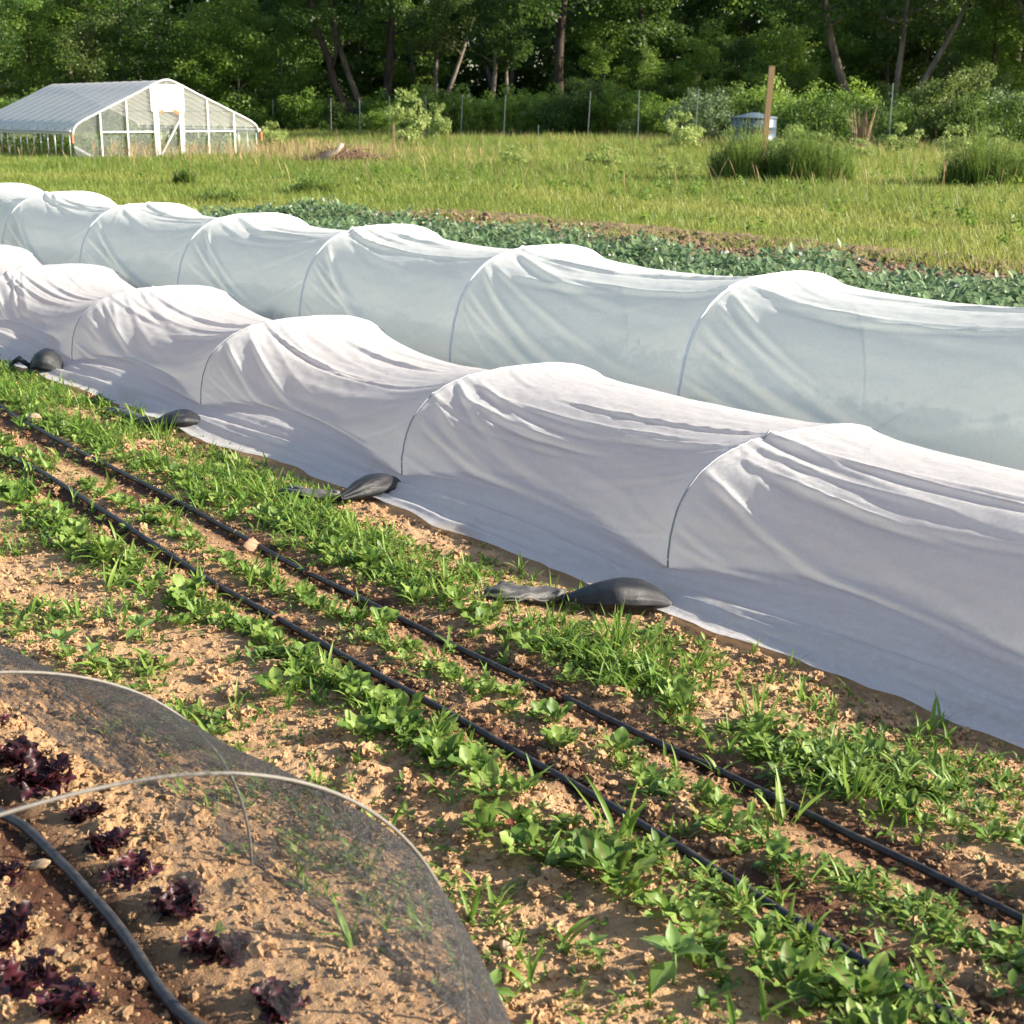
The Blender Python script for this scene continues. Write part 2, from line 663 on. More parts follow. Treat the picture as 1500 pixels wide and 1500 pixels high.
def tunnel(hoops, u0, u1, w0, half, h, p, skirt, fskirt, slack, sag, cell, seed, folds_amp, up, hoop_h, grav, flat=()):
    g = np.random.default_rng(seed)
    sec, arc = hoop_section(w0, half, h, p, int(arc_n(half, h) / cell))
    ns = max(3, int(skirt / cell))
    nf = max(2, int(fskirt / cell))
    near = np.stack([np.linspace(w0 - skirt, w0, ns + 1)[:-1], np.full(ns, .012)], 1)
    far = np.stack([np.linspace(w0 + 2 * half, w0 + 2 * half + fskirt, nf + 1)[1:], np.full(nf, .012)], 1)
    pts = np.vstack([near, sec, far])
    pts[:, 1] = np.maximum(pts[:, 1], .012)
    ks = [u0] + list(hoops) + [u1]
    us, pins, span_t, span_i = [u0], [0], [0.], [0]
    for si, (a, b) in enumerate(zip(ks[:-1], ks[1:])):
        n = max(4, int((b - a) / cell))
        q = np.linspace(a, b, n + 1)[1:]
        us += list(q); span_t += list(np.linspace(0, 1, n + 1)[1:]); span_i += [si] * n
        pins.append(len(us) - 1)
    us, span_t, span_i = np.array(us), np.array(span_t), np.array(span_i)
    bell = np.sin(np.pi * span_t)
    nu, nv = len(us), len(pts)
    sl = np.array([slack[min(i, len(slack) - 1)] for i in span_i])[:, None]
    vv = np.linspace(0, 1, nv)
    topw = .25 + .95 * np.exp(-((vv - .41) / .24) ** 2)                     # more slack over the crown than down the sides
    fl = np.array([1.0 if i in flat else 0.0 for i in span_i])[:, None]      # spans whose far half is pulled tight
    topw = topw[None] * (1 - fl) + fl * (1.6 * np.exp(-((vv - .31) / .08) ** 2) - .3)[None]
    slack_u = sl * topw * (1 + .5 * vnoise(np.arange(nu)[:, None] * .05, np.arange(nv)[None] * .21, seed))
    sg = np.array([sag[min(i, len(sag) - 1)] for i in span_i]) * bell
    hp = np.array(hoop_h)
    X0pts = pts
    X = drape(us, pins, X0pts, slack_u, sg, list(range(0, 3)) + [nv - 1, nv - 2], grav * (1 - fl * .97 * smooth(.33, .42, vv)[None]), *SIM)
    # uneven outer edge and hoop heights
    X = refine(refine(X, up, 0), up, 1)
    nU, nV = X.shape[:2]
    U = np.interp(np.linspace(0, nu - 1, nU), np.arange(nu), us)
    hs = np.interp(U, hoops, hp[:len(hoops)])
    X[..., 2] *= hs[:, None] ** np.clip(X[..., 2] / .2, 0, 1)
    # folds that fan out from the hoops
    vlen = cell / up
    Vv = (np.arange(nV) * vlen)[None]                                       # arc length from the outer edge
    v_foot, v_top = skirt, skirt + arc / 2
    D = np.zeros((nU, nV))
    for hi, hu in enumerate(hoops):
        for side, cnt in ((-1, 10), (1, 5)):
            nb = [x for x in list(hoops) + [u0, u1] if (x - hu) * side > .1]
            span = min(abs(x - hu) for x in nb) if nb else 2.0
            t = (U - hu) * side
            ok = (t > 0) & (t < span * 1.02)
            tt = np.where(ok, t, 0)[:, None]
            for k in range(cnt):
                f = (k + g.uniform(.1, .9)) / cnt
                longf = side < 0 and g.random() < .6                          # long soft folds sweeping down to the foot
                vs = v_foot + .10 + f * (v_top - v_foot) * (.92 if longf else 1.08)
                drop = (g.uniform(.5, .85) if longf else g.uniform(.25, .5)) * (vs - v_foot) + .05
                if f > .8: drop *= .4
                reach = span * (g.uniform(.65, 1.05) if longf else g.uniform(.25, .6))
                x = np.clip(tt / reach, 0, 1)
                vc = vs - drop * (1 - (1 - x) ** g.uniform(1.3, 2.0))
                wd = ((.018 + .034 * x) if longf else (.012 + .016 * x)) * g.uniform(.7, 1.5)
                env = np.clip(x / .10, 0, 1) * (1 - x) ** (.6 if longf else 1.0)
                am = folds_amp * (g.uniform(.5, 1.5) if longf else g.uniform(.1, .8)) * (1.0 if side < 0 else .6) * (.55 if f > .72 else 1.0)
                q = (Vv - vc) / wd
                crest = np.exp(-np.abs(q) * 1.5) if g.random() < .45 else np.exp(-q * q)
                D += ok[:, None] * env * am * (crest - .55 * np.exp(-((q + 1.9) / 1.1) ** 2))
        # crown creases running between hoops
    for si, (a, b) in enumerate(zip(ks[:-1], ks[1:])):
        t = ((U - a) / (b - a))[:, None]
        ok = (t >= 0) & (t <= 1)
        for k in range(10 if si in flat else 5):
            vs = v_top - (g.uniform(.0, .46) if si in flat else g.uniform(-.12, .34))
            dip = g.uniform(.02, .13)
            vc = vs - dip * np.sin(np.pi * np.clip(t, 0, 1)) ** .8 + g.uniform(-.1, .1) * t
            wd = g.uniform(.010, .028)
            c0, c1 = sorted(g.uniform(0, 1, 2)); c1 = max(c1, c0 + .35)
            env = smooth(c0 - .15, c0 + .1, t) * smooth(c1 + .15, c1 - .1, t)
            q = (Vv - vc) / wd
            D += ok * env * folds_amp * g.uniform(.4, 1.25) * (np.exp(-np.abs(q) * 1.4) - .5 * np.exp(-((q + 1.7)) ** 2))
    # lengthways pleats along the skirt
    ps = np.exp(-((Vv - v_foot + .17) / .13) ** 4) * (1 if skirt > .2 else 0)
    saw = lambda q: (lambda f: np.where(f < .86, f / .86, (1 - f) / .14))(q - np.floor(q))
    run = .55 * vnoise(U * .33, U * 0, seed + 5)[:, None]
    D += ps * (.026 * saw(Vv * 7.5 + run + .3 * vnoise(U[:, None] * .8, Vv * 3, seed + 6)) + .009 * saw(Vv * 19 - 1.6 * run + .25 * vnoise(U[:, None] * 1.1, Vv * 5, seed + 4)))
    D += .0022 * vnoise(U[:, None] * 5, Vv * 16, seed + 7) + .0012 * vnoise(U[:, None] * 17, Vv * 30, seed + 8)
    # between the weights the cloth slopes out to its edge instead of dropping onto the ground
    if skirt > .2:
        bw = np.interp(U, us, bell)[:, None]
        pl = np.clip(X[..., 1] - (w0 - .27), 0, .5) * (.10 + .40 * bw ** .8) + .012
        k = .035
        sm = (X[..., 2] + pl + np.sqrt((X[..., 2] - pl) ** 2 + k * k)) / 2 - k / 2
        near_side = smooth(w0 + .30, w0 + .16, X[..., 1])
        X[..., 2] = X[..., 2] * (1 - near_side) + np.maximum(sm, X[..., 2]) * near_side
    T1, T2 = np.gradient(X, axis=0), np.gradient(X, axis=1)
    N = np.cross(T2, T1); N /= np.linalg.norm(N, axis=-1, keepdims=True) + 1e-9
    if N[nU // 2, nV // 2, 2] < 0: N = -N
    X = X + N * D[..., None]
    e = np.exp(-Vv / .10)
    X[..., 1] += e * (.034 * vnoise(U * 1.1, U * 0, seed + 9) + .022 * vnoise(U * 3.7, U * 0, seed + 10) + .010 * vnoise(U * 9, U * 0, seed + 11))[:, None]
    ground = soil_height(X[..., 0], X[..., 1]) + .006
    X[..., 2] = np.maximum(X[..., 2], .008) + (np.maximum(ground, 0) * .8 + .012) * smooth(.25, .03, X[..., 2])
    P = uwz(X[..., 0], X[..., 1], X[..., 2]).reshape(-1, 3)
    dirt = np.clip(fbm(U[:, None] * 2.2, Vv * 7 + 0 * U[:, None], 4, seed + 20) * 1.6 - .25, 0, 1) * np.exp(-np.maximum(Vv - .02, 0) / .16) + .35 * np.clip(vnoise(U[:, None] * 21, Vv * 21, seed + 22) - .55, 0, 1) * np.exp(-Vv / .5)
    return P, grid_faces(nU, nV), sec, U, X, np.clip(dirt, 0, 1).ravel()


def arc_n(half, h):
    return 2 * half + 2 * h * .82


SIM = (190, 6)



def cover_mat(name, c, tr, clear, trc):
    t = NT(name)
    pos = t.coord('Object')
    n = t.noise(pos, 55, 6, .7)
    fl = t.noise(t.scale(t.rot(pos, R(-37)), (1, .35, 1)), 14, 4, .6)
    fib = t.noise(t.scale(pos, (1, 1, .22)), 95, 4, .7)
    mot = t.ramp(t.math('ADD', t.math('MULTIPLY', n, .5), t.math('MULTIPLY', fib, .5)), [(.36, 0.), (.64, 1.)])
    cc = t.mix(mot, c, tuple(x * .76 for x in c))
    cc = t.mix(t.math('MULTIPLY', t.attr('dirt'), .75), cc, (.42, .29, .18))
    cl = t.math('MULTIPLY', t.ramp(t.math('ADD', t.math('MULTIPLY', n, .6), t.math('MULTIPLY', fl, .4)), [(.3, .5), (.7, 1.)]), clear)
    sh = t.mixs(t.math('ADD', tr - .09, t.math('MULTIPLY', mot, .18)), t.pbr(cc, .75, .18, 0, t.bump(n, .12, .004)), t.transl(trc))
    return t.done(t.mixs(cl, sh, t.transp()))


NEAR = dict(hoops=[.1, 2.05, 4.03, 5.91, 8.11, 10.17, 12.3, 14.4], u0=-1.2, u1=15.6, w0=3.77, half=.70, h=.515, p=2.9,
            skirt=.34, fskirt=.12, slack=[.004, .004, .002, .006, .010, .010, .012, .012, .012], sag=[.01, .01, .002, .002, .012, .012, .014, .014, .014], grav=.30, flat=(1, 2, 3),
            cell=.04, seed=3, folds_amp=.013, up=3, hoop_h=[1, 1, .97, .985, 1.0, 1.0, .97, 1.0])
FARB = dict(hoops=[1.3, 3.45, 5.65, 7.75, 9.7, 11.8, 14.0, 16.2, 18.3], u0=.2, u1=20.0, w0=5.32, half=.75, h=.885, p=2.9,
            skirt=.12, fskirt=.12, slack=[.001, .001, .001, 0, .001, 0, 0, .001], sag=[.003, .003, .003, .001, .002, .001, .001, .001], grav=.16,
            cell=.05, seed=9, folds_amp=.019, up=3, hoop_h=[1.06, 1.07, 1.0, 1.0, 1.02, .99, .97, .99, 1.0])


def make_tunnel(cfg, name, label, mat, hoop_mat, hr, lift, glabel):
    P, Fc, sec, U, X, dirt = tunnel(**cfg)
    ux, uy = XY(cfg['hoops'][2], cfg['w0'])
    root = empty(name, (ux, uy, 0))
    tag(root, label, 'row cover', 'white row cover tunnels over the beds')
    org = np.array([ux, uy, 0])
    link('cover', mesh('cover', P - org, Fc, {'dirt': dirt}, True), mat, root)
    v = cfg['skirt']
    for hu, hh in zip(cfg['hoops'], cfg['hoop_h']):
        i = int(np.argmin(np.abs(U - hu)))
        line = X[i]
        a = np.where((line[:, 2] > .05) & (line[:, 1] > cfg['w0'] - .012) & (line[:, 1] < cfg['w0'] + 2 * cfg['half'] + .012))[0]
        q = line[a[0]:a[-1] + 1]
        c = q.mean(0)
        off = q - c; off[:, 0] = 0
        off /= np.linalg.norm(off, axis=1, keepdims=True) + 1e-9
        q = q + off * lift
        q = np.vstack([[hu, q[0, 1], -.03], q, [hu, q[-1, 1], -.03]])
        q[:, 0] = hu
        MB().tube(uwz(q[:, 0], q[:, 1], q[:, 2]) - org, hr, 8).build('hoop', hoop_mat, root, True)
    return root


fabric_near = cover_mat('white_spun_fabric', (.835, .845, .855), .50, .05, (.95, .93, .91))
fabric_far = cover_mat('thin_blueish_fabric', (.82, .85, .84), .44, .065, (.83, .86, .83))
wire = simple('hoop_wire', (.33, .34, .37), .5, .4, .3)
pvc = simple('hoop_white_pipe', (.74, .77, .78), .4, .5)
make_tunnel(NEAR, 'row_cover_tunnel', 'low sagging white fabric tunnel beside the drip lines, weighted with black bags', fabric_near, wire, .0042, .001, None)
make_tunnel(FARB, 'row_cover_tunnel', 'taller taut blue-white tunnel behind the low one, dark plants showing through', fabric_far, pvc, .0085, .004, None)


def covered_crop():
    g = np.random.default_rng(5)
    N = 8000
    u = g.uniform(1, 17, N); w = 5.42 + 1.0 * g.random(N) ** 1.8
    z = .24 * g.random(N) * (.75 + .5 * vnoise(u * 1.1, w * 1.5, 2))
    V, Fc, A = cloud(g, uwz(u, w, z), g.uniform(.03, .07, N), 14, .05, 1.3, .4)
    o = link('covered_greens', mesh('covered_greens', V, Fc, {'leaf': A}), LEAF['weed'])
    tag(o, 'dense green crop growing under the taller tunnel', 'crop', kind='stuff')


# ------------------------------------------------------------------ sand bags along the skirt
def bag_mat(name, c, dust):
    t = NT(name)
    pos = t.coord('Object')
    n = t.noise(pos, 18, 5, .6)
    k = t.n('ShaderNodeTexWave'); k.inputs['Scale'].default_value = 160; t.l(pos, k.inputs['Vector'])
    cc = t.mix(t.ramp(n, [(.48, 0.), (.75, .4)]), c, dust)
    return t.done(t.pbr(cc, .48, .45, 0, t.bump(t.math('ADD', t.math('MULTIPLY', n, 2), t.math('MULTIPLY', k.outputs['Fac'], .2)), .5, .006)))


BAG = bag_mat('black_woven_plastic', (.014, .015, .018), (.07, .068, .068))
TAIL = bag_mat('dusty_plastic_tail', (.08, .076, .07), (.40, .36, .31))


def loft(P, wid, hgt, lift, k, crease, seed, flat=1.0):
    """closed lumpy loft along P (n,3): elliptical sections resting on the ground"""
    n = len(P)
    g = np.random.default_rng(seed)
    T = np.gradient(P, axis=0); T[:, 2] = 0
    T /= np.linalg.norm(T, axis=1, keepdims=True)
    Sd = np.stack([-T[:, 1], T[:, 0], 0 * T[:, 0]], 1)
    a = np.linspace(0, 2 * np.pi, k, endpoint=False)
    ph = g.uniform(0, 6.28)
    aa, ss = np.meshgrid(np.cos(a) * 2.6 + 1.7 * np.sin(a), np.linspace(0, 1, n), indexing='xy')
    b2 = np.broadcast_to(np.sin(a) * 3.1, aa.shape)
    ends = np.abs(ss - .5) * 2
    rad = 1 + crease * 3.2 * vnoise(aa * 1.1 + ss * 1.2, b2 + ss * 2.5, seed) * (.4 + ends) + crease * 2.2 * vnoise(aa * 2.7, b2 * 1.6 + ss * 1.5, seed + 1) * ends + crease * 1.2 * vnoise(aa * 2, b2 * 2 + ss * 7, seed + 2)
    c, s = np.cos(a)[None], np.sin(a)[None]
    V = P[:, None] + Sd[:, None] * (c * rad * wid[:, None])[..., None]
    zz = np.where(s > 0, s, s * .45) * rad * hgt[:, None] + hgt[:, None] * .45 + lift[:, None]
    V[..., 2] += zz
    i, j = np.meshgrid(np.arange(n - 1), np.arange(k), indexing='ij')
    q = np.stack([i * k + j, i * k + (j + 1) % k, (i + 1) * k + (j + 1) % k, (i + 1) * k + j], -1).reshape(-1, 4)
    V = V.reshape(-1, 3)
    V = np.vstack([V, V[:k].mean(0), V[-k:].mean(0)])
    jj = np.arange(k)
    return V, [q, np.stack([np.full(k, n * k), (jj + 1) % k, jj], -1), np.stack([np.full(k, n * k + 1), (n - 1) * k + jj, (n - 1) * k + (jj + 1) % k], -1)]


def sandbag(tip, neck, end, bw, bh, tw, seed, label, up=0.0):
    A, B, C = at(*tip), at(*neck), at(*end)
    root = empty('sandbag', B)
    tag(root, label, 'sandbag', 'black sand bags holding down the row cover')
    z0 = .02
    s = np.linspace(0, 1, 22)[:, None]
    P = A + (B - A) * s - B
    P[:, 2] = z0
    s = s[:, 0]
    env = np.interp(s, [0, .06, .15, .3, .5, .7, .85, .95, 1], [.06, .3, .66, .95, 1, .74, .42, .24, .2])
    V, Fc = loft(P, bw * env, bh * env ** .8, 0 * s + .008, 56, .035, seed)
    link('body', mesh('body', V, Fc), BAG, root)
    s = np.linspace(0, 1, 16)[:, None]
    P = (C - B) * s
    P = P + np.stack([0 * s[:, 0], .02 * np.sin(s[:, 0] * 5 + seed), 0 * s[:, 0]], 1)
    P[:, 2] = z0
    s = s[:, 0]
    env = np.interp(s, [0, .12, .4, .8, .97, 1], [.22, .36, .62, .95, 1.0, .9])
    V, Fc = loft(P, tw * env, .018 + .012 * (1 - s), up * np.sin(s * 3.14) + .004, 36, .13, seed + 3)
    V[:, 2] += .012 * smooth(.05, .2, np.linalg.norm(V[:, :2], axis=1)) + .008 * vnoise(V[:, 0] * 30, V[:, 1] * 30, seed)
    link('tail', mesh('tail', V, Fc), TAIL if up == 0 else BAG, root)
    tie = B * 0 + np.array([0, 0, .035])
    a = np.linspace(0, 2 * np.pi, 14)
    d = (B - A); d /= np.linalg.norm(d); sd = np.array([-d[1], d[0], 0])
    MB().tube(tie + .022 * np.cos(a)[:, None] * sd + .018 * np.sin(a)[:, None] * np.array([0, 0, 1]), .005, 6).build('tie', BAG, root, True)



sandbag((986, 899), (826, 892), (722, 880), .080, .066, .075, 1, 'black sandbag with long dusty grey tail beside the tall grass tuft')
sandbag((592, 724), (498, 742), (424, 731), .080, .066, .058, 2, 'faded grey sandbag with crumpled tail at the second hoop foot')
sandbag((302, 630), (222, 630), (165, 612), .085, .060, .05, 3, 'black sandbag half hidden behind weeds and a grass seed head')
sandbag((90, 552), (46, 546), (14, 546), .10, .105, .035, 4, 'upright black sandbag with a thin raised neck, farthest along the skirt', .05)

# ------------------------------------------------------------------ leaf materials
LEAF = {
    'grass': leaf_mat('meadow_grass', (.08, .15, .02), (.175, .265, .04), (.38, .37, .10), .5, .45, objvar=.1),
    'drygrass': leaf_mat('seeding_grass', (.30, .22, .10), (.42, .30, .15), (.50, .34, .21), .7, .35),
    'beet': leaf_mat('beet_leaf', (.075, .155, .024), (.17, .27, .045), (.29, .39, .085), .5, .42, vein=(.17, .24, .07)),
    'redstem': leaf_mat('red_stemmed_leaf', (.07, .15, .024), (.14, .25, .036), (.23, .34, .07), .5, .40, vein=(.20, .05, .045), stem=(.22, .03, .035)),
    'seedling': leaf_mat('pale_seedling_leaf', (.10, .18, .035), (.16, .27, .06), (.22, .34, .09), .45, .38, vein=(.26, .36, .13)),
    'weed': leaf_mat('weed_leaf', (.075, .145, .025), (.165, .25, .045), (.29, .36, .085), .5, .36),
    'sprout': leaf_mat('grass_sprout', (.10, .20, .025), (.18, .29, .04), (.28, .38, .08), .45, .42),
    'lettuce': leaf_mat('red_lettuce_leaf', (.020, .009, .010), (.038, .012, .016), (.085, .020, .027), .42, .2, vein=(.12, .025, .04), spec=.35),
    'pea': leaf_mat('pea_leaf', (.09, .16, .065), (.18, .27, .12), (.33, .42, .25), .45, .35),
    'petal': leaf_mat('white_petal', (.6, .6, .55), (.7, .7, .66), (.75, .75, .7), .6, .3),
}
PROF_OVAL = [.10, .09, .09, .42, .82, 1.0, .98, .72, .16]
PROF_LONG = [.08, .08, .16, .50, .82, 1.0, .95, .68, .14]
PROF_BLADE = [.6, 1, .9, .6, .02]
PROF_LEAFLET = [.25, .8, 1.0, .7, .02]

# ------------------------------------------------------------------ drip lines
def drip_line(pix, r, name, label, mat, z=.012, group=None):
    p = np.array([at(*q) for q in pix])
    u, w = uw(p.T)
    o = np.argsort(u)
    uu = np.linspace(u.min() - .4, u.max() + .2, 260)
    cw = np.polyfit(u, w, 5)
    ww = np.polyval(cw, np.clip(uu, u.min() - .1, u.max())) + .008 * fbm(uu * 1.1, uu * 0, 3, 61)
    zz = gz(uu, ww)
    zz = np.convolve(np.pad(zz, 8, mode='edge'), np.ones(17) / 17, 'valid') + r + z * .4 + .004 * fbm(uu * 2, uu * 0 + 3, 2, 9)
    m = MB(); m.tube(uwz(uu, ww, zz), r, 12)
    return tag(m.build(name, mat, None, True), label, 'drip line', group)


def tube_mat(name, c, dust):
    t = NT(name)
    n = t.noise(t.geo_pos(), 30, 5, .65)
    cc = t.mix(t.ramp(n, [(.42, 0.), (.72, .75)]), c, dust)
    return t.done(t.pbr(cc, .5, .4, 0, t.bump(n, .15, .002)))


HOSE = tube_mat('black_polyethylene', (.014, .014, .016), (.075, .062, .052))
drip_line([(0, 605), (40, 632), (200, 715), (500, 875), (700, 975), (1000, 1120), (1250, 1240), (1500, 1365)], .0105, 'drip_line',
          'straight black drip line farther from the camera, in full view along the bed', HOSE, group='thin black drip lines')
drip_line([(40, 695), (130, 750), (430, 930), (570, 1015), (700, 1095), (880, 1180), (930, 1215), (1000, 1275), (1200, 1400), (1370, 1500)], .0115, 'drip_line',
          'black drip line partly buried under the leafy row nearest the bare path', HOSE, group='thin black drip lines')
HOSE2 = tube_mat('grey_black_hose', (.028, .029, .032), (.09, .082, .075))
drip_line([(0, 1203), (60, 1245), (120, 1310), (160, 1355), (200, 1410), (265, 1500)], .0125, 'irrigation_hose',
          'thick grey-black hose running among the dark red lettuces', HOSE2)


# ------------------------------------------------------------------ row plants (each one a thing)
def rosette(seed, n, h, lw, prof, th=(.75, 1.35), bend=(-1.1, -.2), wave=.30, fold=.26, spread=.008):
    g = np.random.default_rng(seed)
    ph = np.arange(n) * 2.4 + g.uniform(-.4, .4, n)
    b = np.stack([np.cos(ph) * spread, np.sin(ph) * spread, np.full(n, -.004)], 1)
    L = h * g.uniform(.65, 1.15, n)
    V, Fc, A = leaves(b, ph, g.uniform(*th, n), g.uniform(*bend, n), L, L * lw * g.uniform(.8, 1.2, n), prof, fold, g.uniform(-.5, .5, n), 5, wave, None, g)
    return V, Fc, A


def plant_mesh(name, seed, n, h, lw, prof, **k):
    V, Fc, A = rosette(seed, n, h, lw, prof, **k)
    return mesh(name, V, Fc, {'leaf': A})


BEETS = [plant_mesh('beet_leaves', 100 + i, 12 + i % 5, .082, .20 + .02 * (i % 3), PROF_OVAL) for i in range(7)]
REDBEETS = [plant_mesh('red_beet_leaves', 140 + i, 9 + i % 4, .118, .17, PROF_LONG, wave=.34) for i in range(4)]
SMALL = [plant_mesh('young_leaves', 170 + i, 14 + i % 4, .06, .26, PROF_OVAL, th=(.5, 1.3), bend=(-1.0, 0.1)) for i in range(6)]
for me in BEETS + SMALL: me.materials.append(LEAF['beet'])
for me in REDBEETS: me.materials.append(LEAF['redstem'])


def place(name, me, u, w, rz, s, label, cat, group, z=0.0):
    o = bpy.data.objects.new(name, me)
    COL.objects.link(o)
    x, y = XY(u, w)
    o.location = (x, y, float(gz(np.float64(u), np.float64(w))) + z)
    o.rotation_euler = (random.uniform(-.12, .12), random.uniform(-.12, .12), rz)
    s *= .84 if cat == 'plant' else .78
    o.scale = (s, s, s * random.uniform(.85, 1.15))
    return tag(o, label, cat, group)


def plant_rows():
    g = np.random.default_rng(77)
    # row by the bare path: dense
    u = 1.55
    while u < 9.2:
        w = 2.12 + .045 * g.standard_normal() - .075 * smooth(3.3, 2.3, u)
        if u < 2.9:
            me = REDBEETS[g.integers(4)] if g.random() < .75 else BEETS[g.integers(7)]
            s = g.uniform(.75, 1.2)
        elif u < 4.0:
            me = BEETS[g.integers(7)] if g.random() < .8 else REDBEETS[g.integers(4)]
            s = g.uniform(.85, 1.3)
        else:
            me = SMALL[g.integers(6)] if g.random() < .7 else BEETS[g.integers(7)]
            s = g.uniform(.95, 1.45)
        place('beet_plant', me, u, w, g.uniform(0, 6.28), s, 'leafy green beet plant in the dense row between bare path and buried drip line', 'plant', 'beet plants in the row beside the bare path')
        u += g.uniform(.042, .072) + .012 * (u > 5)
    u = 1.45
    while u < 8.5:
        w = 2.475 + .03 * g.standard_normal()
        gap = vnoise(u * 1.6, 3.3, 5) < -.42
        if not gap:
            me = BEETS[g.integers(7)] if g.random() < .6 else SMALL[g.integers(6)]
            place('beet_plant', me, u, w, g.uniform(0, 6.28), g.uniform(.7, 1.12), 'small bright green beet plant in the patchy row between the two drip lines', 'plant', 'beet plants in the row between the drip lines')
        u += g.uniform(.055, .11) + .012 * (u > 5)
    u = 1.5
    while u < 9.8:
        w = 2.86 + .045 * g.standard_normal()
        if vnoise(u * 1.3, 8.3, 6) > -.6:
            me = BEETS[g.integers(7)] if g.random() < .7 else SMALL[g.integers(6)]
            place('beet_plant', me, u, w, g.uniform(0, 6.28), g.uniform(.75, 1.25), 'green beet plant among grass in the row between far drip line and low tunnel', 'plant', 'beet plants in the weedy row by the low tunnel')
        u += g.uniform(.05, .10) + .012 * (u > 5)


plant_rows()


# ------------------------------------------------------------------ weeds and sprouting grass (cannot be counted)
def weed_density(u, w):
    d = .8 * np.exp(-((w - 2.13) / .10) ** 2) + .5 * np.exp(-((w - 2.48) / .065) ** 2) + .9 * np.exp(-((w - 2.89) / .12) ** 2)
    far = smooth(3.5, 6.5, u)
    d = d + (.22 + .5 * far) * smooth(2.93, 3.02, w) * (1 - smooth(3.30, 3.42, w))
    d = d + (.42 + .25 * far) * np.exp(-((w - 1.66 - .03 * np.sin(u * 2)) / .15) ** 2) * smooth(1.7, 2.8, u)
    d = d + .035 + .12 * far
    d = d * (1 - .75 * np.exp(-((w - 2.66) / .055) ** 2)) * (1 - .6 * np.exp(-((w - 2.30) / .05) ** 2))
    d = d * (.03 + .97 * smooth(1.36, 1.52, w))
    n = fbm(u * 3.2, w * 4.5, 3, 71)
    return np.clip(d * (.62 + 1.5 * n), 0, 1)


def weeds():
    g = np.random.default_rng(123)
    parts = []
    # leafy weeds: little rosettes
    N = 85000
    u = 1.2 + 13 * g.random(N) ** 1.5
    w = g.uniform(.4, 3.45, N)
    keep = g.random(N) < weed_density(u, w) * .95
    u, w = u[keep], w[keep]
    k = 7
    size = g.uniform(.010, .038, len(u)) * g.uniform(.7, 1.1, len(u)) * (.8 + .5 * vnoise(u * 2, w * 2, 75)) * (1 + .25 * smooth(4, 8, u))
    U, W_ = np.repeat(u, k), np.repeat(w, k)
    M = len(U)
    ph = g.uniform(0, 6.28, M)
    st = np.repeat(size, k)
    base = uwz(U, W_, gz(U, W_)) + np.stack([np.cos(ph) * st * .25, np.sin(ph) * st * .25, st * g.uniform(0, .7, M)], 1)
    tint = np.clip(np.repeat(g.random(len(u)), k) + g.normal(0, .12, M), 0, 1)
    parts.append(leaves(base, ph, g.uniform(0, 1.1, M), g.uniform(-1.2, .2, M), st * g.uniform(.7, 1.2, M), st * g.uniform(.16, .3, M), PROF_LEAFLET, .25, 0, 3, 0, tint, g))
    V, Fc, A = merge(parts)
    o = link('weeds', mesh('weeds', V, Fc, {'leaf': A}), LEAF['weed'])
    tag(o, 'low broad leaved weeds spread through the beds', 'weeds', kind='stuff')
    # grass sprouts
    N = 20000
    u = 1.2 + 13 * g.random(N) ** 1.35
    w = g.uniform(.5, 3.45, N)
    dens = weed_density(u, w) * (.45 + .55 * smooth(2.6, 2.9, w)) + .015 * smooth(1.4, 1.6, w)
    keep = g.random(N) < dens
    u, w = u[keep], w[keep]
    k = 5
    U, W_ = np.repeat(u, k) + g.normal(0, .008, len(u) * k), np.repeat(w, k) + g.normal(0, .008, len(u) * k)
    M = len(U)
    Ls = np.repeat(g.uniform(.04, .13, len(u)) * (.85 + .5 * np.clip(vnoise(u * 1.5, w * 2, 76), 0, 1)), k) * g.uniform(.5, 1.1, M)
    tint = np.clip(np.repeat(g.random(len(u)), k) + g.normal(0, .1, M), 0, 1)
    V, Fc, A = leaves(uwz(U, W_, gz(U, W_)), g.uniform(0, 6.28, M), g.uniform(.8, 1.5, M), g.uniform(-1.7, -.1, M), Ls, g.uniform(.0018, .0045, M) * (1 + .7 * Ls / .13), PROF_BLADE, .3, g.uniform(-1, 1, M), 3, 0, tint, g)
    o = link('sprouting_grass', mesh('sprouting_grass', V, Fc, {'leaf': A}), LEAF['sprout'])
    tag(o, 'young grass shoots sprouting between the crop rows', 'grass', kind='stuff')


weeds()


def litter():
    g = np.random.default_rng(9)
    m = MB()
    for _ in range(420):
        u = 1.3 + 7 * g.random() ** 1.6; w = g.uniform(.4, 3.3)
        a = g.uniform(0, 3.14); L = g.uniform(.01, .05) * (1 + 2 * (g.random() < .06))
        z = float(gz(np.float64(u), np.float64(w))) + .006
        d = np.array([math.cos(a), math.sin(a)]) * L / 2
        s = np.linspace(-1, 1, 4)
        m.tube(uwz(u + d[0] * s, w + d[1] * s + .1 * L * s * s, z + .003 * s + .002), .0011 + .0006 * g.random(), 4)
    o = m.build('straw_litter', simple('dry_straw', (.42, .31, .18), .8, .2, 0, .3, 60))
    tag(o, 'dry straw bits lying on the soil', 'straw', kind='stuff')


litter()


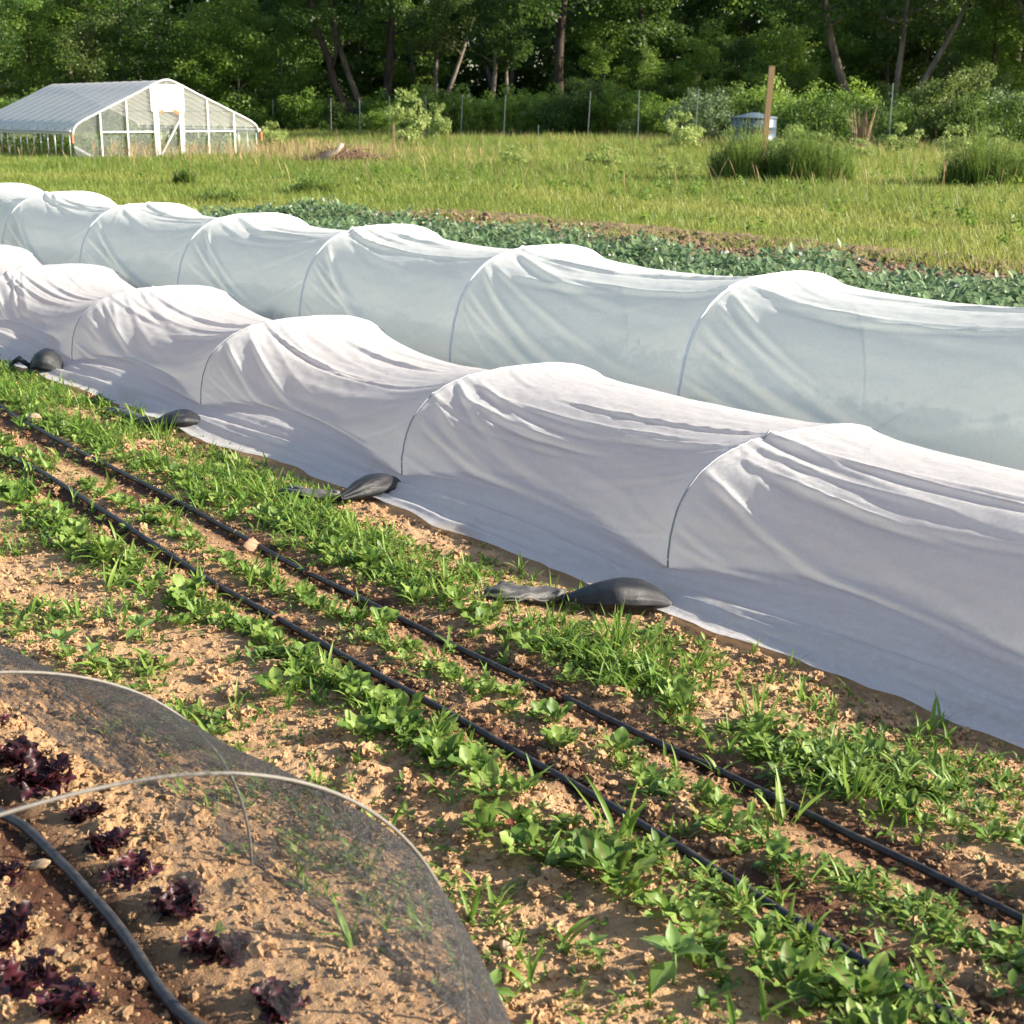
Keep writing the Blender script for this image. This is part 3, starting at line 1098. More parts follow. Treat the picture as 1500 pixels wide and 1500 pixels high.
# ------------------------------------------------------------------ single plants one can point to
def seedling(px, py, s, n, label, seed):
    p = at(px, py)
    u, w = uw(p)
    root = empty('broadleaf_seedling', (p[0], p[1], float(gz(np.float64(u), np.float64(w)))))
    tag(root, label, 'seedling', 'pale broad leaved seedlings')
    g = np.random.default_rng(seed)
    MB().tube([[0, 0, -.01], [.004 * s, 0, .03 * s], [.002, .003, .062 * s]], [.0035 * s, .003 * s, .0025 * s], 8).build('stem', LEAF['seedling'], root, True)
    parts = []
    for lvl, (zz, L, th) in enumerate(((.045, .082, .15), (.058, .078, .55), (.064, .05, 1.0))):
        k = 2 if lvl < 2 else n
        ph = np.arange(k) * (2 * np.pi / k) + lvl * 1.45 + g.uniform(-.3, .3) + seed
        parts.append(leaves(np.tile([.002, .002, zz * s], (k, 1)), ph, th + g.uniform(-.2, .2, k), g.uniform(-.7, -.2, k), L * s * g.uniform(.85, 1.1, k), L * s * .27, [.12, .3, .72, .96, 1., .85, .55, .25, .02], .28, g.uniform(-.3, .3, k), 5, .05, None, g))
    V, Fc, A = merge(parts)
    link('leaves', mesh('leaves', V, Fc, {'leaf': A}), LEAF['seedling'], root)


seedling(985, 1448, 1.18, 3, 'largest pale broad leaved seedling alone on the bare soil in front', 1)
seedling(868, 1405, .55, 2, 'tiny pale seedling standing left of the largest one', 2)
seedling(722, 1470, .62, 2, 'round pale seedling beside the foot of the wire hoop', 3)
seedling(205, 945, .95, 4, 'broad leaved seedling growing upright on the weedy path', 4)
seedling(92, 968, 1.0, 4, 'broad leaved seedling close to the dark netting edge', 5)
seedling(135, 985, .85, 3, 'low seedling with drooping leaves just inside the weed patch', 6)


def tuft(px, py, n, h, label, seed, wd=.004):
    p = at(px, py)
    u, w = uw(p)
    g = np.random.default_rng(seed)
    r = .035 * np.sqrt(g.random(n)); a = g.uniform(0, 6.28, n)
    b = np.stack([r * np.cos(a), r * np.sin(a), np.full(n, -.005)], 1)
    V, Fc, A = leaves(b, a + g.normal(0, .5, n), g.uniform(1.0, 1.5, n), g.uniform(-.9, .1, n), h * g.uniform(.5, 1.1, n), wd * g.uniform(.7, 1.3, n), PROF_BLADE, .35, g.uniform(-1, 1, n), 3, 0, None, g)
    o = link('grass_tuft', mesh('grass_tuft', V, Fc, {'leaf': A}), LEAF['sprout'])
    o.location = (p[0], p[1], float(gz(np.float64(u), np.float64(w))))
    tag(o, label, 'grass tuft', 'grass tufts standing out in the beds')


tuft(900, 962, 46, .17, 'tall bright grass tuft in front of the nearest black sandbag', 1)
tuft(1110, 1075, 26, .15, 'slender grass tuft below the tunnel edge, right of the tall tuft', 2)
tuft(1250, 1190, 18, .15, 'upright grass tuft among beets at the right, short of the far drip line', 3, .006)
tuft(905, 1240, 9, .17, 'single broad bladed grass shoot beside the far drip line', 4, .008)
tuft(1150, 1215, 10, .14, 'thin corn-like shoot leaning over the far drip line', 5, .007)
tuft(240, 655, 14, .22, 'grass tuft with long stems before the half hidden sandbag', 6, .003)


# ------------------------------------------------------------------ red lettuces
def lettuce_mesh(seed, n):
    g = np.random.default_rng(seed)
    ph = np.arange(n) * 2.4 + g.uniform(-.3, .3, n)
    L = g.uniform(.05, .10, n)
    b = np.stack([np.cos(ph) * .008, np.sin(ph) * .008, np.full(n, 0.)], 1)
    th = g.uniform(.0, 1.1, n)
    prof = [.20, .26, .22, .62, .34, .92, .48, 1.05, .55, .80, .40, .45, .05]
    V, Fc, A = leaves(b, ph, th, g.uniform(-.9, .3, n), L, L * .34, prof, .3, g.uniform(-.9, .9, n), 7, .55, None, g)
    return mesh('lettuce_leaves', V, Fc, {'leaf': A})


LET = [lettuce_mesh(300 + i, 24 + 2 * i) for i in range(5)]
for me in LET: me.materials.append(LEAF['lettuce'])
for i, (px, py, s, lab) in enumerate([
        (15, 1062, .8, 'dark red lettuce at the upper left, mostly cut by the frame edge'),
        (20, 1120, 1.15, 'red lettuce with upright ruffled leaves, second down the outer row'),
        (65, 1155, 1.2, 'widest dark red lettuce in the outer row by the wire hoop'),
        (130, 1200, .85, 'small dark lettuce showing through just under the hoop arc'),
        (155, 1245, .95, 'dark red lettuce just right of the hose and the pale stone'),
        (190, 1290, 1.0, 'purple lettuce in mid row with long flat shadow'),
        (262, 1338, 1.05, 'red lettuce with one long leaf pointing at the netting'),
        (318, 1402, 1.05, 'blackish lettuce with glossy leaves, second from bottom of outer row'),
        (412, 1482, .9, 'lettuce at the bottom end of the outer row, near netting hem'),
        (10, 1385, 1.15, 'dark maroon lettuce left of the hose, topmost of the inner row'),
        (32, 1448, 1.2, 'dense maroon lettuce of the inner row at the left edge'),
        (100, 1490, 1.1, 'maroon lettuce at the bottom between hose and left edge'),
        (5, 1290, .7, 'little dark lettuce left of the pale stone')]):
    p = at(px, py + 8)
    u, w = uw(p)
    place('red_lettuce', LET[i % 5], u, w, i * 1.9, s * 1.02, lab, 'lettuce', 'dark red lettuces under the netting')

# stones
def stone(px, py, r, label, seed, mat):
    g = np.random.default_rng(seed)
    V, Fc = ico(3)
    d = V @ (g.standard_normal((3, 3)) * .25 + np.diag([1, .8, .8]))
    n = vnoise(V[:, 0] * 2 + seed, V[:, 1] * 2 + V[:, 2] * 3, seed)
    V = d * (1 + .14 * n)[:, None] * r
    p = at(px, py)
    u, w = uw(p)
    o = link('stone', mesh('stone', V, Fc), mat)
    o.location = (p[0], p[1], float(gz(np.float64(u), np.float64(w))) + r * .45)
    tag(o, label, 'stone', 'stones on the soil')


STONE = simple('pale_stone', (.46, .33, .21), .85, .25, 0, .2, 22, .4)
REDSTONE = simple('reddish_stone', (.44, .25, .15), .8, .25, 0, .2, 22, .4)
stone(58, 1280, .030, 'pale tan stone touching the thick hose', 4, STONE)
stone(742, 1392, .017, 'small pale clod alone on the open path', 5, STONE)
stone(371, 812, .028, 'reddish stone beside the far drip line', 6, REDSTONE)
stone(52, 628, .045, 'pale lump of rock at the left end of the far drip line', 7, STONE)
stone(292, 1033, .022, 'tan clod in the weeds beside the netting', 8, STONE)
stone(960, 985, .028, 'tan clod below the nearest sandbag', 9, STONE)


# ------------------------------------------------------------------ insect netting on wire hoops
def net_mat():
    t = NT('black_insect_netting')
    lw = t.n('ShaderNodeLayerWeight'); lw.inputs['Blend'].default_value = .5
    cosv = t.math('MAXIMUM', t.math('SUBTRACT', 1.0, lw.outputs['Facing']), .06)
    pos = t.coord('Object')
    st = t.noise(t.scale(t.rot(pos, R(-126.87)), (1.6, 34, 34)), 3, 5, .75)
    thick = t.math('ADD', .045, t.math('MULTIPLY', t.ramp(st, [(.42, 0.), (.62, 1.)]), .24))
    a = t.math('MINIMUM', t.math('DIVIDE', thick, cosv), .8)         # threads crowd together at a grazing view
    dots = t.n('ShaderNodeTexVoronoi'); dots.inputs['Scale'].default_value = 320; t.l(pos, dots.inputs['Vector'])
    c = t.mix(t.math('LESS_THAN', dots.outputs['Distance'], .17), (.035, .035, .037), (.60, .57, .52))
    return t.done(t.mixs(a, t.transp(), t.pbr(c, .9, 0.0)))


def net_tunnel():
    w0, half, h, p = -.10, .79, .715, 2.25
    hoops = [.75, 2.12, 2.95, 3.85, 4.75]
    scl = {2.12: 1.0, 2.95: .95, 3.85: .95}
    sec, arc = hoop_section(w0, half, h, p, 70)
    o0 = np.array([*XY(2.12, 1.48), 0])
    root = empty('net_tunnel', o0)
    tag(root, 'low tunnel of thin black insect netting on wire hoops over the red lettuces', 'net tunnel')
    us = np.linspace(.7, 5.4, 190)
    hh = np.interp(us, hoops, [.62, 1, .90, .60, .4])
    d = np.min(np.abs(us[:, None] - np.array(hoops)[None]), 1)
    v = np.linspace(0, 1, 70)
    Wg = np.broadcast_to(sec[None, :, 0], (190, 70)).copy()
    Zg = sec[None, :, 1] * hh[:, None]
    dip = np.clip(d / .42, 0, 1)[:, None] ** 1.5
    Zg = Zg - .018 * dip * np.sin(np.pi * v)[None] * smooth(0, .1, Zg)
    cx = w0 + half
    Wg = cx + (Wg - cx) * (1 - .02 * dip) - .06 * smooth(2.3, 3.3, us)[:, None] - .50 * ((np.clip(2.12 - us, 0, 2) / 1.37) ** 1.2)[:, None] * smooth(.95, 1.45, Wg) + .012 * vnoise(us[:, None] * 2.5, v[None] * 9, 5)
    Zg = np.maximum(Zg, .012) + .012 * vnoise(us[:, None] * 1.2, v[None] * 16, 6) * smooth(0.02, .2, Zg)
    hem = np.stack([np.full(190, 0), Wg[:, -1] + .07 + .03 * vnoise(us * 2, us * 0, 8), np.full(190, .012)], 1)
    P = uwz(us[:, None], Wg, Zg)
    P = np.concatenate([P, uwz(us, hem[:, 1], hem[:, 2] + np.maximum(gz(us, hem[:, 1]), 0))[:, None]], 1)
    j0 = int(np.argmin(np.abs(sec[:, 0] - .80) + (sec[:, 1] < .5)))          # pulled open on the camera side
    P = P[:, j0:]
    P[:, 0, 2] += .010; P[:, 0, :2] += (.02 * vnoise(us * 2.3, us * 0, 9))[:, None]
    link('netting', mesh('netting', (P - o0).reshape(-1, 3), grid_faces(*P.shape[:2])), net_mat(), root)
    hm = simple('galvanised_wire', (.20, .185, .165), .6, .35, .2, .25, 90)
    for hu, s in zip(hoops[1:3], [1, .90]):
        sh = -.06 * float(smooth(2.3, 3.3, hu))
        q = np.vstack([[sec[0, 0], -.03], sec * [1, s], [sec[-1, 0], -.03]])
        MB().tube(uwz(hu, q[:, 0] + sh, q[:, 1] + .003) - o0, .0038, 8).build('hoop', hm, root, True)


net_tunnel()

# ------------------------------------------------------------------ crop band and bare strip beyond the tunnels


def dirt_band():
    t = NT('red_brown_soil')
    n = t.noise(t.geo_pos(), 7, 6, .65)
    n2 = t.noise(t.geo_pos(), 1.1, 3, .6)
    c = t.mix(n, t.mix(n2, (.31, .215, .14), (.24, .165, .105)), (.14, .095, .06))
    m = t.done(t.pbr(c, .95, .1, 0, t.bump(n, .9, .08)))
    us = np.arange(4, 23, .06)
    ws = np.arange(10.6, 16.2, .06)
    U, W = np.meshgrid(us, ws, indexing='ij')
    b = np.abs(vnoise(U * 5, W * 5, 91)) + .6 * np.abs(vnoise(U * 10, W * 10, 92))
    Z = .06 * b - .03 + .02 * np.sin(W * 3)
    e = np.minimum(smooth(4, 4.6, U), np.minimum(smooth(23, 22, U), np.minimum(smooth(10.6, 11.0, W), smooth(16.2, 15.7, W))))
    Z = Z * e - .14 * (1 - e)
    tag(link('dirt_strip', mesh('dirt_strip', uwz(U, W, Z).reshape(-1, 3), grid_faces(len(us), len(ws))), m), kind='structure')
    g = np.random.default_rng(55)
    N = 3800
    u = g.uniform(5, 22.5, N); w = g.uniform(11.4, 15.0, N)
    P, Fc = scatter_lumps(u, w, .01 + 0 * u, .02 + .06 * g.random(N) ** 2.5, 1, g)
    tag(link('soil_clods', mesh('soil_clods', P, Fc, None, False), m), 'reddish clods on the bare strip behind the crop', 'soil', kind='stuff')


dirt_band()


def pea_crop():
    g = np.random.default_rng(44)
    N = 2300
    u = g.uniform(4.5, 20, N); w = g.uniform(8.9, 11.4, N) + .06 * g.standard_normal(N)
    u = np.concatenate([u, g.uniform(19.6, 20.6, 50)]); w = np.concatenate([w, g.uniform(9.2, 11.3, 50)]); N = len(u)
    h = g.uniform(.26, .44, N) * (.85 + .3 * vnoise(u * 1.1, w * 1.4, 3)) + .1 * np.exp(-((u - 19.8) / .8) ** 2)
    k = 26
    U, W = np.repeat(u, k), np.repeat(w, k)
    M = len(U)
    t = g.random(M) ** .8
    zz = np.repeat(h, k) * t
    b = uwz(U + .07 * g.standard_normal(M), W + .07 * g.standard_normal(M), zz)
    tint = np.clip(np.repeat(g.random(N), k) * .6 + .4 * g.random(M), 0, 1)
    V, Fc, A = leaves(b, g.uniform(0, 6.28, M), g.uniform(-.3, 1.2, M), g.uniform(-.8, .3, M), g.uniform(.05, .11, M), g.uniform(.018, .034, M), PROF_LEAFLET, .3, 0, 3, 0, tint, g)
    o = link('pea_crop', mesh('pea_crop', V, Fc, {'leaf': A}), LEAF['pea'])
    tag(o, 'band of blue green pea plants in white flower behind the tall tunnel', 'crop', kind='stuff')
    i = g.choice(N, 330)
    kk = 3
    U, W, Z = np.repeat(u[i] + .08 * g.standard_normal(330), kk), np.repeat(w[i], kk), np.repeat(h[i] * g.uniform(.85, 1.08, 330), kk)
    M = len(U)
    V, Fc, A = leaves(uwz(U, W, Z), g.uniform(0, 6.28, M), g.uniform(.2, 1.5, M), 0.0, g.uniform(.022, .04, M), .015, [.3, 1, 1, .3], .3, 0, 3, 0, None, g)
    f = link('flowers', mesh('flowers', V, Fc, {'leaf': A}), LEAF['petal'], o)
    f['kind'] = 'stuff'


pea_crop()


# ------------------------------------------------------------------ meadow
def meadow():
    g = np.random.default_rng(66)
    N = 560000
    y = 9 + 100 * g.random(N) ** 1.75
    x = g.uniform(-1, 1, N) * (.37 * y + 3)
    u, w = -.6 * x + .8 * y, .8 * x + .6 * y
    ok = (w > 7.6) & ~((w > 8.6) & (w < 13.9 + .4 * vnoise(u * 1.6, w * .3, 4)) & (u < 20.5 + 1.8 * smooth(10.5, 12.5, w) + .3 * vnoise(u * .5, w * 2, 6)))
    ok &= ~((u > 55.1) & (u < 66) & (w > 21.2) & (w < 28.4))
    u, w, x, y = u[ok], w[ok], x[ok], y[ok]
    N = len(u)
    big = fbm(u * .12, w * .17, 4, 8)
    cl = vnoise(u * .8, w * .8, 12)
    h = (.20 + .24 * smooth(16, 30, w) + .14 * smooth(30, 46, w)) * (.75 + .5 * big + .22 * cl)
    strip = np.exp(-((w - 19.5 - .02 * u) / 1.3) ** 2) * smooth(34, 14, u)
    h = h * (1 - .6 * strip)
    h = np.maximum(h, .06) * g.uniform(.5, 1.25, N)
    tint = np.clip(.58 + .40 * fbm(u * .2, w * .3, 3, 15) - .16 * cl + .35 * strip + g.normal(0, .16, N) - .2 * np.clip(-big, 0, 1), 0, 1)
    d = np.hypot(x, y)
    wd = .0034 + .00011 * d
    lean = g.normal(0, .35, N)
    V, Fc, A = leaves(uwz(u, w, -.08), g.uniform(0, 6.28, N), 1.35 + .2 * lean, g.uniform(-1.5, -.1, N), h + .08, wd * g.uniform(.7, 1.4, N), [.8, 1, .7, .05], 0, g.uniform(-.6, .6, N), 2, 0, tint, g)
    o = link('meadow_grass', mesh('meadow_grass', V, Fc, {'leaf': A}), LEAF['grass'])
    tag(o, 'sunlit yellow green meadow grass', 'grass', kind='stuff')
    # seeding, reddish grass by the greenhouse, the brush pile and the fence
    N = 52000
    y = 30 + 62 * g.random(N); x = g.uniform(-1, 1, N) * .37 * y
    u, w = -.6 * x + .8 * y, .8 * x + .6 * y
    near_gh = np.exp(-((u - 53) / 3.2) ** 2) * smooth(20.5, 22, w) * smooth(36, 31, w)
    near_pile = np.exp(-(((x + 6.2) / 4.) ** 2 + ((y - 53) / 4.5) ** 2))
    fen = .32 * np.exp(-((w - 49) / 4) ** 2)
    dens = np.maximum(np.maximum(near_gh, near_pile), fen) * (.55 + .6 * vnoise(u * .4, w * .4, 18)) + .018
    k = (g.random(N) < dens) & ~((u > 55.1) & (u < 66) & (w > 21.2) & (w < 28.4)) & (w > 17)
    u, w = u[k], w[k]; N = len(u)
    V, Fc, A = leaves(uwz(u, w, -.05), g.uniform(0, 6.28, N), g.uniform(1.2, 1.55, N), g.uniform(-.5, 0, N), g.uniform(.45, .85, N), g.uniform(.006, .014, N), [.35, .35, .5, 1, .2], 0, 0, 2, 0, None, g)
    o = link('seeding_grass', mesh('seeding_grass', V, Fc, {'leaf': A}), LEAF['drygrass'])
    tag(o, 'reddish brown seeding grass by greenhouse and fence', 'grass', kind='stuff')


meadow()


def herbs():
    g = np.random.default_rng(67)
    N = 1900
    y = 14 + 66 * g.random(N) ** 1.3
    x = g.uniform(-1, 1, N) * (.37 * y + 2)
    u, w = -.6 * x + .8 * y, .8 * x + .6 * y
    k = (w > 16) & (fbm(u * .16, w * .22, 3, 77) > g.uniform(-.5, .7, N)) & ~((u > 54.5) & (u < 66) & (w > 20) & (w < 29))
    x, y, w = x[k], y[k], w[k]; N = len(x)
    r = g.uniform(.08, .20, N)
    cen = np.stack([x, y, r * .4 + .12 * smooth(16, 34, w) * g.random(N)], 1)
    V, Fc, A = cloud(g, cen, r, 34, .085, 1.0, .5)
    o = link('meadow_herbs', mesh('meadow_herbs', V, Fc, {'leaf': A}), CROWN[1])
    tag(o, 'leafy herbs mixed into the meadow grass', 'herbs', kind='stuff')


# ------------------------------------------------------------------ foliage clouds
def cloud(g, cen, rad, n, size, flat=.75, up=.5, tint=None, shell=.45):
    cen = np.asarray(cen, float); M = len(cen)
    rad = np.broadcast_to(rad, (M,)); n = int(n)
    d = g.standard_normal((M, n, 3)); d /= np.linalg.norm(d, axis=2, keepdims=True)
    r = (shell + (1 - shell) * g.random((M, n, 1)) ** .6) * rad[:, None, None]
    off = d * r * np.array([1, 1, flat])
    P = (cen[:, None] + off).reshape(-1, 3)
    K = len(P)
    nr = d.reshape(-1, 3) * .7 + np.array([0, 0, up]) + .65 * g.standard_normal((K, 3))
    nr /= np.linalg.norm(nr, axis=1, keepdims=True)
    a = np.cross(nr, g.standard_normal((K, 3))); a /= np.linalg.norm(a, axis=1, keepdims=True) + 1e-9
    b = np.cross(nr, a)
    L = size * g.uniform(.6, 1.35, (K, 1)); W = L * g.uniform(.42, .62, (K, 1))
    V = np.stack([P - a * L / 2, P + b * W / 2 + nr * W * .12, P + a * L / 2, P - b * W / 2 + nr * W * .12], 1).reshape(-1, 3)
    Fc = np.arange(K * 4).reshape(-1, 4)
    tt = np.repeat(g.random(M) if tint is None else tint, n) * .6 + .4 * g.random(K)
    A = np.repeat(np.stack([tt, np.full(K, .6), np.full(K, .6)], 1), 4, 0)
    return V, Fc, A


covered_crop()

BARK = {}
def bark(name, c, c2, sc=6):
    t = NT(name)
    pos = t.coord('Object')
    n = t.noise(t.scale(pos, (1, 1, .18)), sc, 6, .65)
    n2 = t.noise(pos, 1.3, 4, .6)
    cc = t.mix(t.ramp(n, [(.35, 0.), (.65, 1.)]), c2, c)
    cc = t.mix(t.ramp(n2, [(.5, 0.), (.7, .5)]), cc, tuple(x * .5 for x in c2))
    return t.done(t.pbr(cc, .9, .15, 0, t.bump(n, .9, .05)))


BARK['dark'] = bark('dark_bark', (.085, .062, .048), (.03, .022, .018))
BARK['grey'] = bark('grey_bark', (.27, .23, .19), (.11, .09, .075))
BARK['pale'] = bark('pale_bark', (.42, .34, .26), (.19, .15, .11))
BARK['blotchy'] = bark('mottled_bark', (.24, .20, .155), (.08, .066, .054))  # mid grey-brown bark, blotched at random
BARK['twig'] = bark('bush_stem', (.14, .10, .07), (.06, .045, .03), 20)
CROWN = [
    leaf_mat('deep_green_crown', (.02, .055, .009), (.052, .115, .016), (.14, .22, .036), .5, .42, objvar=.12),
    leaf_mat('spring_green_crown', (.055, .13, .014), (.145, .255, .032), (.28, .38, .065), .5, .46, objvar=.12),
    leaf_mat('olive_crown', (.035, .065, .014), (.09, .14, .026), (.21, .265, .07), .5, .42, objvar=.12),
    leaf_mat('blue_green_shrub', (.06, .11, .045), (.14, .21, .085), (.26, .34, .17), .5, .38, objvar=.12),
    leaf_mat('pale_leaf_shrub', (.16, .24, .05), (.30, .38, .10), (.46, .52, .20), .45, .42, objvar=.1),
]


def limb(g, a, b, bow, n=8):
    a, b = np.asarray(a, float), np.asarray(b, float)
    t = np.linspace(0, 1, n)[:, None]
    s = g.standard_normal(3) * bow
    return a + (b - a) * t + s * np.sin(np.pi * t) + .25 * bow * np.sin(t * 9 + g.uniform(0, 6)) * g.standard_normal(3)


def tree_parts(seed, h, r, c0, spread, ncl, nl, size, nlimb=9, lean=(0, 0), crad=(.55, 1.15), multi=1):
    """trunk with limbs, and a crown of leaf clumps at limb ends and along them"""
    g = np.random.default_rng(seed)
    tr = MB()
    cen = []
    for q in range(multi):
        off = g.standard_normal(2) * .28 * (multi > 1)
        ln = np.array(lean) + g.normal(0, .04 + .1 * (multi > 1), 2)
        top = np.array([ln[0] * h + off[0], ln[1] * h + off[1], h * .93])
        P = limb(g, [off[0], off[1], -.25], top, .018 * h, 14)
        rr = r / math.sqrt(multi) * np.linspace(1, .18, 14); rr[0] *= 1.4
        tr.tube(P, rr, 10)
        for i in range(nlimb // multi + 1):
            f = c0 / h + (1 - c0 / h) * (i + g.random()) / (nlimb // multi + 1)
            k = min(f, .97) * 13
            p = P[int(k)] + (P[min(int(k) + 1, 13)] - P[int(k)]) * (k % 1)
            a = i * 2.4 + g.uniform(-.5, .5)
            L = spread * (1.05 - .55 * f) * g.uniform(.7, 1.15)
            e = p + np.array([math.cos(a) * L, math.sin(a) * L, L * g.uniform(.05, .6)])
            Q = limb(g, p, e, .06 * L, 7)
            tr.tube(Q, r * (1 - .75 * f) * np.linspace(.42, .08, 7), 6)
            for z in range(max(1, ncl // nlimb)):
                s = g.uniform(.35, 1.08)
                b = Q[min(6, int(s * 6))] if s < 1 else Q[6]
                cen.append(b + g.standard_normal(3) * np.array([.5, .5, .35]) * spread * .22)
    cen = np.array(cen)
    V, Fc, A = cloud(g, cen, g.uniform(*crad, len(cen)), nl, size, .6, .5)
    return tr, (V, Fc, A)


def tree_proto(name, seed, mat, bk, **k):
    tr, (V, Fc, A) = tree_parts(seed, **k)
    root = empty(name, (0, 0, 0))
    tr.build('trunk', BARK[bk], root, True)
    link('crown', mesh('crown', V, Fc, {'leaf': A}), CROWN[mat], root)
    return root


USED = set()
def plant_tree(proto, p, rz, s, label, cat, group=None, tilt=(0, 0), mat=None, zs=1.0):
    o = proto if proto.name not in USED and mat is None else copy_thing(proto)
    USED.add(proto.name)
    o.location = (float(p[0]), float(p[1]), -.08)
    o.rotation_euler = (tilt[0], tilt[1], rz)
    o.scale = (s, s, s * zs)
    for k in ('label', 'category', 'group'):
        if k in o: del o[k]
    return tag(o, label, cat, group)


def shrub_proto(name, seed, mat, h, wd, n, nl, size, flat=.8, stems=6):
    g = np.random.default_rng(seed)
    cen, m = [], MB()
    for i in range(n):
        a, r = g.uniform(0, 6.28), wd * math.sqrt(g.random()) * .8
        z = h * (.15 + .8 * g.random() * (1 - .55 * (r / wd) ** 2))
        cen.append([r * math.cos(a), r * math.sin(a), z])
    for i in range(stems):
        c = cen[i]
        m.tube(limb(g, [c[0] * .15, c[1] * .15, -.1], c, .06 * h, 6), np.linspace(.025, .008, 6) * h / 2, 5)
    root = empty(name, (0, 0, 0))
    m.build('stems', BARK['twig'], root, True)
    V, Fc, A = cloud(g, cen, g.uniform(.16, .34, n) * wd, nl, size, flat, .5, None, .2)
    link('foliage', mesh('foliage', V, Fc, {'leaf': A}), CROWN[mat], root)
    return root


herbs()

# ------------------------------------------------------------------ the wood
YOUNG = [tree_proto('young_tree', 500, 1, 'grey', h=8.5, r=.11, c0=.6, spread=3.0, ncl=96, nl=95, size=.20, nlimb=16),
         tree_proto('young_tree', 501, 0, 'grey', h=10.5, r=.14, c0=.9, spread=3.4, ncl=108, nl=95, size=.20, nlimb=18),
         tree_proto('young_tree', 502, 2, 'twig', h=7.0, r=.09, c0=.4, spread=2.6, ncl=84, nl=90, size=.17, nlimb=14, multi=2),
         tree_proto('young_tree', 503, 1, 'dark', h=11.5, r=.15, c0=1.6, spread=3.2, ncl=100, nl=95, size=.21, nlimb=18)]
TALL = [tree_proto('tall_tree', 520, 0, 'dark', h=19, r=.40, c0=7.5, spread=5.0, ncl=96, nl=110, size=.27, nlimb=16, crad=(.8, 1.5)),
        tree_proto('tall_tree', 521, 2, 'grey', h=17, r=.32, c0=6.5, spread=4.4, ncl=90, nl=110, size=.26, nlimb=15, crad=(.8, 1.4), multi=2),
        tree_proto('tall_tree', 522, 0, 'blotchy', h=18, r=.30, c0=7.0, spread=4.4, ncl=90, nl=110, size=.26, nlimb=15, crad=(.8, 1.4))]
BUSH = [shrub_proto('shrub', 540, 3, 2.3, 1.5, 46, 85, .12),
        shrub_proto('shrub', 541, 1, 2.8, 1.4, 48, 85, .13),
        shrub_proto('shrub', 542, 0, 2.0, 1.7, 46, 85, .12),
        shrub_proto('shrub', 543, 4, 1.5, .9, 30, 70, .11),
        shrub_proto('shrub', 544, 2, 3.2, 1.3, 48, 85, .13)]


def edge_dist(px):                                   # how far the edge of the wood stands in each direction
    return float(np.interp(px, [-200, 0, 250, 420, 620, 860, 1300, 1500, 1800], [104, 104, 107, 110, 110, 106, 94, 90, 90]))


